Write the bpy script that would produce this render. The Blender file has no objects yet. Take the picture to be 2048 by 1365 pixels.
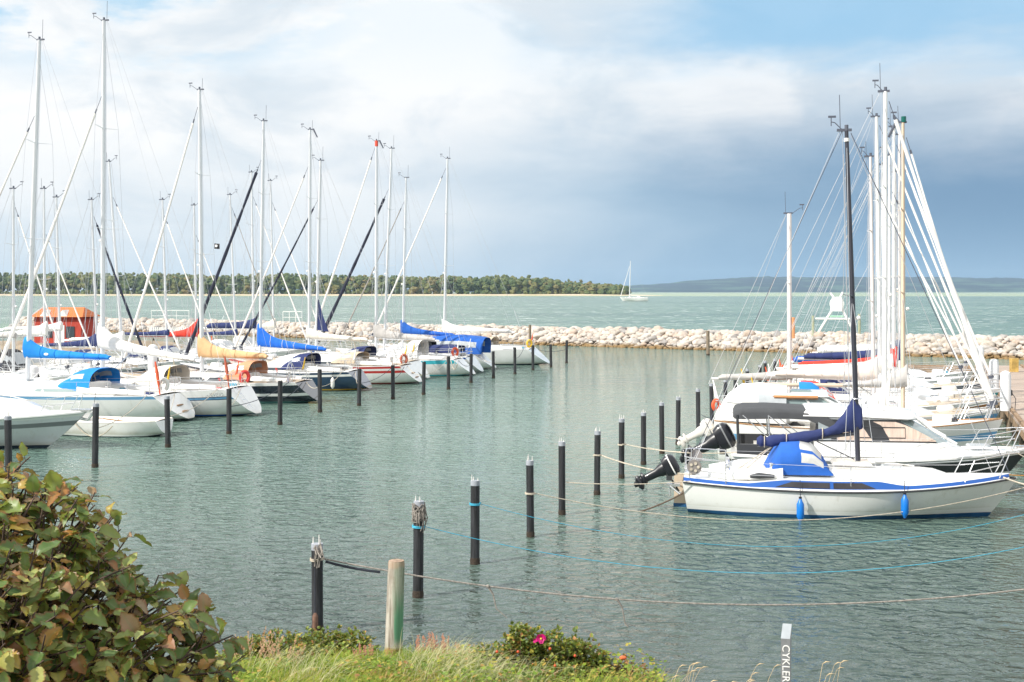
import bpy, math, random
from math import sin, cos, pi, radians, sqrt, atan2, exp
from mathutils import Vector, noise
random.seed(7)
sc = bpy.context.scene
COL = sc.collection

# ------------------------------------------------------------ camera, sky, sun, exposure
H = 5.2; F = 2500.0; CX = 1024.0; CY = 583.0          # eye height (m), focal length and horizon of the photograph (px)
cam_d = bpy.data.cameras.new('camera'); cam = bpy.data.objects.new('camera', cam_d); COL.objects.link(cam)
cam.location = (0, 0, H); cam.rotation_euler = (radians(90), 0, 0)
cam_d.sensor_width = 36.0; cam_d.lens = F/2048*36.0; cam_d.shift_y = -(682.5-CY)/2048
cam_d.clip_start = .1; cam_d.clip_end = 40000
sc.camera = cam
SUN = Vector((-.88, -.52, .80)).normalized()
sun_el = math.asin(SUN.z); sun_az = atan2(SUN.x, SUN.y)
sd = bpy.data.lights.new('sun', 'SUN'); sd.energy = 4.7; sd.angle = radians(.5); sd.color = (1, .95, .87)
so = bpy.data.objects.new('sun', sd); COL.objects.link(so); so.rotation_euler = SUN.to_track_quat('Z', 'Y').to_euler()
so.location = (-20, -10, 40)
sc.view_settings.view_transform = 'Standard'; sc.view_settings.look = 'None'
sc.view_settings.exposure = 0.33; sc.view_settings.gamma = 1

class NT:
    def __init__(s, nt): s.nt = nt; s.n = nt.nodes; s.l = nt.links
    def put(s, sock, v):
        if isinstance(v, bpy.types.NodeSocket): s.l.new(v, sock)
        elif v is not None: sock.default_value = v
    def node(s, typ, **kw):
        n = s.n.new(typ)
        for k, v in kw.items(): setattr(n, k, v)
        return n
    def m(s, op, a, b=None, c=None, clamp=False):
        n = s.node('ShaderNodeMath', operation=op, use_clamp=clamp)
        s.put(n.inputs[0], a); s.put(n.inputs[1], b); s.put(n.inputs[2], c)
        return n.outputs[0]
    def ss(s, x, a, b, lo=0., hi=1.):
        n = s.node('ShaderNodeMapRange', interpolation_type='SMOOTHSTEP')
        s.put(n.inputs[0], x); n.inputs[1].default_value = a; n.inputs[2].default_value = b
        n.inputs[3].default_value = lo; n.inputs[4].default_value = hi
        return n.outputs[0]
    def mix(s, f, a, b, blend='MIX'):
        n = s.node('ShaderNodeMix', data_type='RGBA', blend_type=blend)
        s.put(n.inputs[0], f)
        s.put(n.inputs[6], a if isinstance(a, bpy.types.NodeSocket) else (*a, 1))
        s.put(n.inputs[7], b if isinstance(b, bpy.types.NodeSocket) else (*b, 1))
        return n.outputs[2]
    def noise(s, vec, scale, detail=4, rough=.55, dist=0.):
        n = s.node('ShaderNodeTexNoise'); s.put(n.inputs['Vector'], vec)
        n.inputs['Scale'].default_value = scale; n.inputs['Detail'].default_value = detail
        n.inputs['Roughness'].default_value = rough; n.inputs['Distortion'].default_value = dist
        return n.outputs[0]
    def comb(s, x, y, z):
        n = s.node('ShaderNodeCombineXYZ'); s.put(n.inputs[0], x); s.put(n.inputs[1], y); s.put(n.inputs[2], z)
        return n.outputs[0]
    def mapping(s, vec, scale=(1, 1, 1), rot=(0, 0, 0)):
        n = s.node('ShaderNodeMapping'); s.put(n.inputs[0], vec); n.inputs[3].default_value = scale
        n.inputs[2].default_value = rot
        return n.outputs[0]
    def ramp(s, f, stops, interp='LINEAR'):
        n = s.node('ShaderNodeValToRGB'); s.put(n.inputs[0], f); r = n.color_ramp; r.interpolation = interp
        while len(r.elements) < len(stops): r.elements.new(.5)
        for e, (p, c) in zip(r.elements, stops): e.position = p; e.color = (*c, 1)
        return n.outputs[0]

w = bpy.data.worlds.new('World'); sc.world = w; w.use_nodes = True
N = NT(w.node_tree); N.n.clear()
sky = N.node('ShaderNodeTexSky', sky_type='NISHITA', sun_disc=False, sun_elevation=sun_el, sun_rotation=sun_az)
sky.air_density = 1.0; sky.dust_density = .6
tc = N.node('ShaderNodeTexCoord').outputs['Generated']
sp = N.node('ShaderNodeSeparateXYZ'); N.l.new(tc, sp.inputs[0])
az = N.m('ARCTAN2', sp.outputs[0], sp.outputs[1]); el = sp.outputs[2]
v1 = N.comb(N.m('MULTIPLY', az, 2.1), N.m('MULTIPLY', el, 5.6), .37)
n1 = N.m('SUBTRACT', N.noise(v1, 1.6, 7, .55, .3), .5)
n2 = N.m('SUBTRACT', N.noise(N.comb(N.m('MULTIPLY', az, 3.), N.m('MULTIPLY', el, 12.), 4.1), 2.2, 6, .6, .2), .5)
n3 = N.m('SUBTRACT', N.noise(N.comb(N.m('MULTIPLY', az, 5.), N.m('MULTIPLY', el, 9.), 7.7), 1.5, 6, .55, .4), .5)
azw = N.m('ADD', az, N.m('MULTIPLY', n1, .35)); elw = N.m('ADD', el, N.m('MULTIPLY', n2, .07))
far_r = N.ss(az, .9, 1.6, 1, 0)
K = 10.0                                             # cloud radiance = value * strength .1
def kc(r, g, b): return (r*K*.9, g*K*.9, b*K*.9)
cloud = N.mix(N.ss(n3, -.13, .1), kc(.66, .73, .79), kc(.92, .92, .915))
# lower left turns to a pale grey blue
low = N.ss(elw, .0, .14, 1, 0)
cloud = N.mix(N.m('MULTIPLY', low, .8), cloud, kc(.68, .75, .80))
# holes of blue in the upper part
blue = N.mix(.8, sky.outputs[0], kc(.27, .55, .80))
pale = kc(.55, .76, .90)
topr = N.m('MULTIPLY', N.ss(elw, .15, .20), N.m('MULTIPLY', N.ss(azw, .03, .19), far_r))
hole = N.m('MULTIPLY', N.ss(N.m('ADD', n1, N.m('ADD', N.m('MULTIPLY', n3, .7), N.m('MULTIPLY', n2, .35))), -.01, .12), N.ss(el, .14, .21))
c = N.mix(N.m('MULTIPLY', hole, N.ss(N.m('ABSOLUTE', N.m('ADD', az, .36)), .08, .26, .9, .22)), cloud, N.mix(.5, blue, pale))
c = N.mix(N.m('MULTIPLY', topr, .85), c, blue)
# storm cloud low on the right
dk = N.m('MULTIPLY', N.ss(azw, -.16, .18), N.m('MULTIPLY', N.ss(elw, .075, .18, 1, 0), far_r))
storm = N.mix(N.ss(azw, .04, .34), kc(.36, .51, .65), kc(.165, .295, .455))
horiz = N.mix(N.ss(el, .0, .075), kc(.24, .40, .57), storm)
c = N.mix(N.m('MULTIPLY', dk, .97), c, horiz)
# unseen sky overhead: bright cloud added to light water and shaded hulls, broken blue
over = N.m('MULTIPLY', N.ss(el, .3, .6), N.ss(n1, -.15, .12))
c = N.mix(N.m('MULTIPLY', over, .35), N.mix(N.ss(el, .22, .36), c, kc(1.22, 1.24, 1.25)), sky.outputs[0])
c = N.mix(N.ss(el, -.02, -.002, 1, 0), c, kc(.25, .33, .36))
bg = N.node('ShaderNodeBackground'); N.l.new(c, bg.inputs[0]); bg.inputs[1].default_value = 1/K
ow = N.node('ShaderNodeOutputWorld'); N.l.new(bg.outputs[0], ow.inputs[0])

# ------------------------------------------------------------ helpers
def gx(px, d): return (px-CX)*d/F                    # sideways metres of a photo column at distance d
def gz(py, d): return H-(py-CY)*d/F                  # height of a photo row at distance d
def dw(py, z=0.): return (H-z)*F/(py-CY)             # distance of a photo row on the level z

MATS = {}
def mat(name, col, rough=.5, metal=0., var=.0, vs=3., bump=0., bs=20., coat=0., alpha=1., trans=0., stretch=(1, 1, 1)):
    if name in MATS: return MATS[name]
    m = bpy.data.materials.new(name); m.use_nodes = True; N = NT(m.node_tree); b = N.n['Principled BSDF']
    b.inputs['Roughness'].default_value = rough; b.inputs['Metallic'].default_value = metal
    if coat: b.inputs['Coat Weight'].default_value = coat; b.inputs['Coat Roughness'].default_value = .08
    co = N.node('ShaderNodeTexCoord').outputs['Object']
    co = N.mapping(co, stretch)
    if var:
        f = N.noise(co, vs, 5, .6)
        f = N.ss(f, .3, .7)
        lo = tuple(x*(1-var) for x in col); hi = tuple(min(1, x*(1+var*.6)) for x in col)
        N.l.new(N.mix(f, lo, hi), b.inputs['Base Color'])
    else: b.inputs['Base Color'].default_value = (*col, 1)
    if bump:
        bn = N.node('ShaderNodeBump'); bn.inputs['Strength'].default_value = bump; bn.inputs['Distance'].default_value = .02
        N.l.new(N.noise(co, bs, 5, .6), bn.inputs['Height']); N.l.new(bn.outputs[0], b.inputs['Normal'])
    if trans: b.inputs['Transmission Weight'].default_value = trans
    if alpha < 1: b.inputs['Alpha'].default_value = alpha
    MATS[name] = m
    return m

gel = mat('gelcoat', (.80, .80, .78), .22, var=.05, vs=.8, coat=.4)
gel2 = mat('gelcoat_cream', (.76, .73, .66), .25, var=.05, vs=.8, coat=.4)
greyhull = mat('gelcoat_grey', (.66, .68, .70), .2, var=.05, vs=.7, coat=.4)
deckm = mat('deck_nonskid', (.76, .75, .72), .6, var=.06, vs=2.5)
teak = mat('teak', (.34, .19, .09), .6, var=.35, vs=5, stretch=(1, 9, 9))
alu = mat('mast_aluminium', (.78, .79, .80), .38, .35, var=.04, vs=1)
alup = mat('mast_pinkish', (.74, .68, .66), .4, .15, var=.05, vs=1)
whitem = mat('mast_white', (.83, .83, .82), .3, var=.03, vs=1)
blackm = mat('mast_black', (.035, .037, .05), .35, var=.1, vs=1)
tanm = mat('mast_tan', (.60, .48, .36), .4, var=.08, vs=1)
teakd = mat('teak_deck', (.50, .40, .29), .7, var=.25, vs=4, stretch=(1, 9, 9))
steel = mat('stainless_tube', (.75, .75, .76), .25, .8)
wire = mat('wire_rope', (.55, .56, .58), .45, .5)
wiredk = mat('dark_wire', (.08, .09, .12), .5)
furlw = mat('furled_sail', (.78, .76, .73), .75, var=.08, vs=2, bump=.3, bs=8)
furlb = mat('furled_sail_navy', (.018, .022, .045), .8, var=.3, vs=3, bump=.3, bs=8)
furlg = mat('furled_sail_grey', (.32, .30, .28), .8, var=.2, vs=3, bump=.3, bs=8)
def fab(n, c, v=.12): return mat(n, c, .85, var=v, vs=2.2, bump=.5, bs=7)
FB = dict(bright=fab('canvas_bright_blue', (.005, .21, .62)), blue=fab('canvas_blue', (.012, .10, .42)), royal=fab('canvas_royal', (.008, .13, .60)),
          navy=fab('canvas_navy', (.018, .030, .115)), tan=fab('canvas_tan', (.66, .42, .22)), orange=fab('canvas_salmon', (.62, .29, .16)),
          white=fab('canvas_white', (.76, .75, .72), .06), cream=fab('canvas_cream', (.72, .68, .60), .06), grey=fab('canvas_grey', (.46, .44, .42)),
          pink=fab('canvas_pale_pink', (.70, .60, .54), .06), red=fab('canvas_red', (.62, .045, .025)), black=fab('canvas_black', (.03, .03, .035)),
          char=fab('canvas_charcoal', (.055, .058, .063)), beige=fab('canvas_beige', (.55, .45, .33)))
clear = mat('clear_window', (.42, .45, .47), .12, var=.1, vs=3)
glass = mat('window_glass', (.035, .045, .055), .08, coat=.5)
glassg = mat('windscreen_glass', (.20, .27, .27), .06, coat=.5)
rubber = mat('black_plastic', (.018, .019, .022), .4, var=.1)
blackgloss = mat('black_gloss', (.012, .013, .018), .33, coat=.2)
anti = mat('antifouling_blue', (.012, .09, .22), .6, var=.2, vs=3)
antidk = mat('antifouling_dark', (.02, .035, .055), .6, var=.2, vs=3)
antigr = mat('antifouling_green', (.05, .16, .15), .6, var=.2, vs=3)
antired = mat('antifouling_red', (.20, .03, .025), .6, var=.2, vs=3)
antiye = mat('boot_yellow', (.62, .36, .02), .5)
navyhull = mat('hull_navy', (.010, .014, .028), .12, coat=.6)
navyhull2 = mat('hull_dark_blue', (.018, .045, .095), .12, coat=.6)
sblue = mat('stripe_blue', (.012, .085, .34), .3)
slblue = mat('stripe_light_blue', (.13, .33, .55), .3)
sred = mat('stripe_red', (.50, .035, .03), .3)
sturq = mat('stripe_turquoise', (.06, .47, .56), .3)
swhite = mat('stripe_white', (.8, .8, .78), .3)
sgrey = mat('stripe_grey', (.20, .21, .22), .3)
schar = mat('stripe_charcoal', (.045, .047, .052), .3)
orange = mat('orange_foam', (.72, .10, .03), .6)
yellowp = mat('yellow_foam', (.75, .47, .03), .6)
woodl = mat('varnished_wood', (.42, .19, .07), .35, var=.3, vs=4, stretch=(1, 8, 8))
ropew = mat('rope_cream', (.52, .46, .37), .9, var=.25, vs=15, bump=.5, bs=60)
ropeb = mat('rope_turquoise', (.05, .38, .55), .8, var=.2, vs=15)
roped = mat('rope_dark', (.03, .035, .05), .8, var=.3, vs=9)
pilem = mat('pile_black', (.024, .025, .029), .55, var=.75, vs=2.2, bump=.35, bs=20, stretch=(9, 9, .8))
greym = mat('grey_collar', (.33, .35, .39), .5, var=.15, vs=9)
birdm = mat('frayed_white', (.62, .61, .58), .8, var=.2, vs=20)

class MB:
    def __init__(s): s.v = []; s.f = []; s.m = []
    def add(s, vs, fs, mi=0):
        o = len(s.v); s.v += [tuple(v) for v in vs]
        for f in fs: s.f.append(tuple(i+o for i in f)); s.m.append(mi)
        return s
    def box(s, c, d, mi=0, rz=0., taper=1.):
        x, y, z = d[0]/2, d[1]/2, d[2]/2; cs, sn = cos(rz), sin(rz); vs = []
        for dz in (-1, 1):
            k = taper if dz > 0 else 1
            for dx, dy in ((-1, -1), (1, -1), (1, 1), (-1, 1)):
                px, py = dx*x*k, dy*y*k; vs.append((c[0]+px*cs-py*sn, c[1]+px*sn+py*cs, c[2]+dz*z))
        return s.add(vs, [(0, 3, 2, 1), (4, 5, 6, 7), (0, 1, 5, 4), (1, 2, 6, 5), (2, 3, 7, 6), (3, 0, 4, 7)], mi)
    def loft(s, rings, closed=True, cap=True, mi=0, mats=None):
        n = len(rings[0]); vs = [p for r in rings for p in r]; fs = []; ms = []
        for i in range(len(rings)-1):
            for j in range(n if closed else n-1):
                k = (j+1) % n; fs.append((i*n+j, i*n+k, (i+1)*n+k, (i+1)*n+j)); ms.append(mats(i, j) if mats else mi)
        if cap and closed:
            fs.append(tuple(range(n))[::-1]); ms.append(mi); fs.append(tuple(range((len(rings)-1)*n, len(rings)*n))); ms.append(mi)
        o = len(s.v); s.v += [tuple(v) for v in vs]
        for f, m_ in zip(fs, ms): s.f.append(tuple(i+o for i in f)); s.m.append(m_)
        return s
    def tube(s, pts, r, n=6, mi=0, sq=1., cap=True):
        pts = [Vector(p) for p in pts]; rs = r if isinstance(r, (list, tuple)) else [r]*len(pts); rings = []
        up = None
        for i, p in enumerate(pts):
            t = (pts[min(i+1, len(pts)-1)]-pts[max(i-1, 0)])
            if t.length < 1e-9: t = Vector((0, 0, 1))
            t.normalize()
            if up is None: up = Vector((0, 1, 0)) if abs(t.y) < .9 else Vector((1, 0, 0))
            a = t.cross(up)
            if a.length < 1e-5: a = t.cross(Vector((1, 0, 0)))
            a.normalize(); b = a.cross(t); b.normalize(); up = b
            rings.append([p+a*(cos(2*pi*k/n)*rs[i]*sq)+b*(sin(2*pi*k/n)*rs[i]) for k in range(n)])
        return s.loft(rings, True, cap, mi)
    def ball(s, c, r, n=8, mi=0, sc_=(1, 1, 1)):
        rings = []
        for i in range(n+1):
            a = -pi/2+pi*i/n; q = max(cos(a), .02)
            rings.append([(c[0]+r*sc_[0]*q*cos(2*pi*k/(n*2)), c[1]+r*sc_[1]*q*sin(2*pi*k/(n*2)), c[2]+r*sc_[2]*sin(a)) for k in range(n*2)])
        return s.loft(rings, True, True, mi)
    def build(s, name, mats, parent=None, smooth=40, recalc=False):
        me = bpy.data.meshes.new(name); me.from_pydata(s.v, [], s.f)
        for m_ in (mats if isinstance(mats, (list, tuple)) else [mats]): me.materials.append(m_)
        me.polygons.foreach_set('material_index', s.m)
        if smooth:
            me.polygons.foreach_set('use_smooth', [True]*len(s.f)); me.update()
            if smooth < 180: me.set_sharp_from_angle(angle=radians(smooth))
        me.update()
        o = bpy.data.objects.new(name, me); COL.objects.link(o)
        if parent: o.parent = parent
        return o

def tag(o, label=None, cat=None, group=None, kind=None):
    if label: o['label'] = label
    if cat: o['category'] = cat
    if group: o['group'] = group
    if kind: o['kind'] = kind
    return o
def thing(name, loc, rz=0., **kw):
    o = bpy.data.objects.new(name, None); COL.objects.link(o); o.location = loc; o.rotation_euler = (0, 0, rz)
    o.empty_display_size = .3
    return tag(o, **kw)

# ------------------------------------------------------------ boats
def stained(base):
    n_ = base.name+'_topsides'
    if n_ in MATS: return MATS[n_]
    m = base.copy(); m.name = n_; N = NT(m.node_tree); b = N.n['Principled BSDF']; bc = b.inputs['Base Color']
    src = bc.links[0].from_socket if bc.links else tuple(bc.default_value[:3])
    co = N.node('ShaderNodeTexCoord').outputs['Object']; sp = N.node('ShaderNodeSeparateXYZ'); N.l.new(co, sp.inputs[0])
    st = N.noise(N.mapping(co, (5., 5., .5)), 1., 4, .6); sc2 = N.noise(co, 1.6, 5, .65)
    k = N.m('MULTIPLY', N.ss(N.m('ADD', sp.outputs[2], N.m('MULTIPLY', N.m('SUBTRACT', sc2, .5), .25)), .08, .30, 1, 0), .55)
    k = N.m('MAXIMUM', k, N.m('MULTIPLY', N.ss(st, .56, .72), .22)); k = N.m('MAXIMUM', k, N.m('MULTIPLY', N.ss(sc2, .6, .66), .14))
    N.l.new(N.mix(k, src, (.42, .39, .28) if 'navy' not in n_ and 'dark' not in n_ else (.06, .07, .08)), bc)
    MATS[n_] = m; return m
class Hull:
    def __init__(s, L, B, fs, fm, fb, tr='rev', ws=.68, rake=1.1, kt=.6):
        s.L, s.B, s.fs, s.fm, s.fb, s.tr, s.ws, s.rake, s.kt = L, B, fs, fm, fb, tr, ws, rake, kt
    def sheer(s, t): return s.fm+(s.fs-s.fm)*((.4-t)/.4)**2 if t < .4 else s.fm+(s.fb-s.fm)*((t-.4)/.6)**2
    def hb(s, t):
        b = s.ws+(1-s.ws)*(1-((.45-t)/.45)**2) if t < .45 else (1-((t-.45)/.55)**2.4)
        return max(b, .012)*s.B/2
    def zb(s, t):
        k = min(1, t/.25); k = k*k*(3-2*k)
        return (.10-.5*k) if s.tr == 'rev' else (-.12-.25*k)
    def xs(s, w_): return s.kt*w_ if s.tr == 'rev' else (.16*(1-w_) if s.tr == 'vert' else .0)
    def x(s, t, w_): return s.xs(w_)+(s.L-s.rake*(1-w_)**1.15-s.xs(w_))*t
    def t(s, x): return (x-s.xs(1))/(s.L-s.xs(1))
    def p(s, t):
        if t < .3: return .42-(.42-.22)*t/.3 if s.tr == 'rev' else .2
        return .22 if t < .45 else .22+.7*((t-.45)/.55)**1.5
    def pt(s, t, w_, side=1): return (s.x(t, w_), side*s.hb(t)*max(w_, 0)**s.p(t), s.zb(t)+w_*(s.sheer(t)-s.zb(t)))
    def hx(s, x): return s.hb(s.t(x))
    def zx(s, x): return s.sheer(s.t(x))
    def surf(s, x, z):
        t_ = s.t(x)
        w_ = (z-s.zb(t_))/(s.sheer(t_)-s.zb(t_))
        return s.hb(t_)*max(w_, .01)**s.p(t_)
    def mesh(s, mats, stripes=(), parent=None, nt=26):
        """mats = [topside, antifoul, boot, stripe...]; stripes = [(f0, f1, index)]"""
        lv = [('w', 0.), ('z', -.12), ('z', .035), ('z', .10)]
        fr = sorted(set([.15, .3, .45, .6, .75, .88, 1.]+[a for q in stripes for a in q[:2]]))
        lv += [('f', f) for f in fr]; mb = MB(); rings = []
        for side in (1, -1):
            rings = []
            for i in range(nt+1):
                t_ = (i/nt)**.9; zb, sh = s.zb(t_), s.sheer(t_); r = []
                for k, (ty, val) in enumerate(lv):
                    if ty == 'w': z = zb
                    elif ty == 'z': z = max(val, zb+.012*k)
                    else: z0 = max(.10, zb+.04); z = z0+(sh-z0)*val
                    w_ = (z-zb)/(sh-zb); r.append(s.pt(t_, w_, side))
                rings.append(r)
            def mi(i, j):
                if j < 2: return 1
                if j == 2: return 2
                f0 = 0 if lv[j][0] == 'z' else lv[j][1]; f1 = lv[j+1][1]; fm_ = (f0+f1)/2
                for a, b, q in stripes:
                    if a <= fm_ <= b: return q
                return 0
            if side < 0: rings = [r[::-1] for r in rings]; n = len(lv); mf = lambda i, j: mi(i, n-2-j)
            else: mf = mi
            rings = rings[::-1]; 
            mb.loft(rings, closed=False, cap=False, mats=mf)
            if side > 0: ra = rings[-1]
            else: rb = rings[-1][::-1]
        n = len(ra)
        tv = list(ra)+list(rb); tf = [(k, k+1, n+k+1, n+k) for k in range(n-1)]
        o = len(mb.v); mb.v += tv
        for k, f in enumerate(tf): mb.f.append(tuple(q+o for q in f)); mb.m.append(1 if k < 1 else 0)
        return mb.build('hull', [stained(mats[0])]+list(mats[1:]), parent, smooth=50)
    def deck(s, m, parent, ck=None, camber=.07, mck=None):
        nt, ny = 34, 10; rings = []
        for i in range(nt+1):
            t_ = i/nt; b = s.hb(t_)*.995; sh = s.sheer(t_); x = s.x(t_, 1); r = []
            for j in range(ny+1):
                q = -1+2*j/ny; z = sh+camber*(1-q*q)*min(1, b)
                if ck and ck[0] < x < ck[1] and abs(q*b) < ck[2]: z -= ck[3]
                r.append((x, q*b, z-.003))
            rings.append(r)
        def mf(i, j):
            if not ck: return 0
            return 1 if (rings[i][j][2] < s.sheer(i/nt)-.1 and rings[i+1][j+1][2] < s.sheer(i/nt)-.1) else 0
        return MB().loft(rings, False, False, mats=mf).build('deck', [m, mck or m], parent, smooth=25)
    def edge(s, x0, x1, dz=0., inset=0., side=1, n=24):
        out = []
        for i in range(n+1):
            x = x0+(x1-x0)*i/n; out.append((x, side*(s.hx(x)-inset), s.zx(x)+dz))
        return out

def spow(a, p): return math.copysign(abs(a)**p, a)
def hood(parent, m, x0, x1, W, Ht, zb, name='sprayhood', win=True, aft=None, wm=None, kind='spray'):
    rings = []; n = 18; m_ = 9
    for i in range(m_+1):
        k = i/m_; x = x0+(x1-x0)*k
        h_ = Ht*min(1, sin(min(1, .12+k*1.25)*pi/2)) if kind == 'spray' else Ht*(.86+.14*sin(pi*k))
        ww = W*(.93+.07*k); r = []
        for j in range(n+1):
            a = pi*j/n; y = ww*spow(cos(a), .62); z = zb+h_*sin(a)**.55 if 0 < j < n else zb
            lean = (x0-x1)*.0+.10*k*(1-(z-zb)/Ht)
            r.append((x+lean, y, z+.008*sin(x*23+j)))
        rings.append(r)
    def mf(i, j):
        if not win: return 0
        if kind == 'spray':
            return 1 if (1 <= i <= 3 and j in (3, 4, 6, 7, 8, 9, 10, 11, 13, 14)) or (i in (4, 5, 6) and j in (2, 3, 14, 15)) else 0
        return 1 if (1 <= i <= m_-2 and j in (1, 2, 15, 16)) else 0
    return MB().loft(rings, False, False, mats=mf).build(name, [m, wm or clear], parent, smooth=60)

def sailcover(parent, m, x, z, Ln, tall, end=.16, wd=.16, tilt=0., seed=0, name='sail_cover', droop=0., lead=.12, collar=0., ties=0):
    rings = []; n = 16; ns = 46; rd = random.Random(seed); strp = []
    for i in range(ns+1):
        s_ = i/ns; d = s_*Ln
        hh = end+(tall-end)*(.60*exp(-(d/.50)**1.4)+.32*(1-s_)**1.6)+.07*(1-s_)
        if s_ > .96: hh *= .75
        if i == 0: hh *= .9
        if collar and i < 5: hh += collar*(1-i/5)
        cw = wd*(1+.35*exp(-d/.4))*(1 if s_ < .95 else .8)
        if ties:
            ph = (s_*(ties+1)) % 1; cw *= 1-.22*exp(-((ph-.02)/.05)**2); 
        base = z+tilt*d-.05-droop*sin(pi*s_)*.5
        r = []
        for j in range(n):
            a = 2*pi*j/n; q = 1+.10*noise.noise(Vector((d*2.6+seed*3.1, cos(a)*1.3, sin(a)*1.3+seed)))+.16*noise.noise(Vector((d*7+3*sin(a)+seed, cos(a)*2.2, sin(a)*1.1+seed)))
            q += .06*sin(d*9+j*1.9+seed)*sin(d*3.1+seed)
            yy = cw*.55*spow(cos(a), .9)*q*(1 if sin(a) < 0 else 1-.45*sin(a))
            r.append((x+lead-d+.18*(sin(a) > 0)*hh*sin(a)*exp(-d/.5)*.25, yy, base+hh*(.5+.5*spow(sin(a), .8))*(.90+.10*q)))
        rings.append(r)
        if i in (9, 17, 25, 33, 41): strp.append([Vector(q_)+(Vector(q_)-Vector((r[0][0], 0, base+hh/2)))*.05 for q_ in r])
    o = MB().loft(rings, True, True).build(name, m, parent, smooth=80)
    for q_ in strp: MB().tube(q_+[q_[0]], .012, 4).build('strap', swhite if ties else m, o)
    return o

def masttop(parent, x, z, kind=0, cap=None, v=1):
    mb = MB()
    mb.box((x-.05, 0, z+.02), (.34, .07, .06))
    mb.tube([(x+.1*v, 0, z), (x+.38*v, 0, z+.20), (x+.5*v, 0, z+.22)], .012, 5)       # wind vane arm
    mb.tube([(x+.5*v, 0, z+.12), (x+.5*v, 0, z+.34)], .012, 5); mb.box((x+.47*v, 0, z+.34), (.18, .02, .05))
    mb.tube([(x-.14, 0, z), (x-.16, 0, z+.55+.3*(kind % 2))], .009, 5)
    if kind % 3 != 1:
        mb.tube([(x, 0, z), (x, 0, z+.14)], .045, 8)
    if kind % 3 == 2: mb.tube([(x-.2, 0, z+.05), (x-.45, 0, z-.45)], [.05, .04], 6)
    mb.build('masthead_fitting', wiredk, parent)
    if cap: MB().tube([(x, 0, z-.32), (x, 0, z+.03)], .105, 12).build('mast_band', cap, parent)

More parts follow.
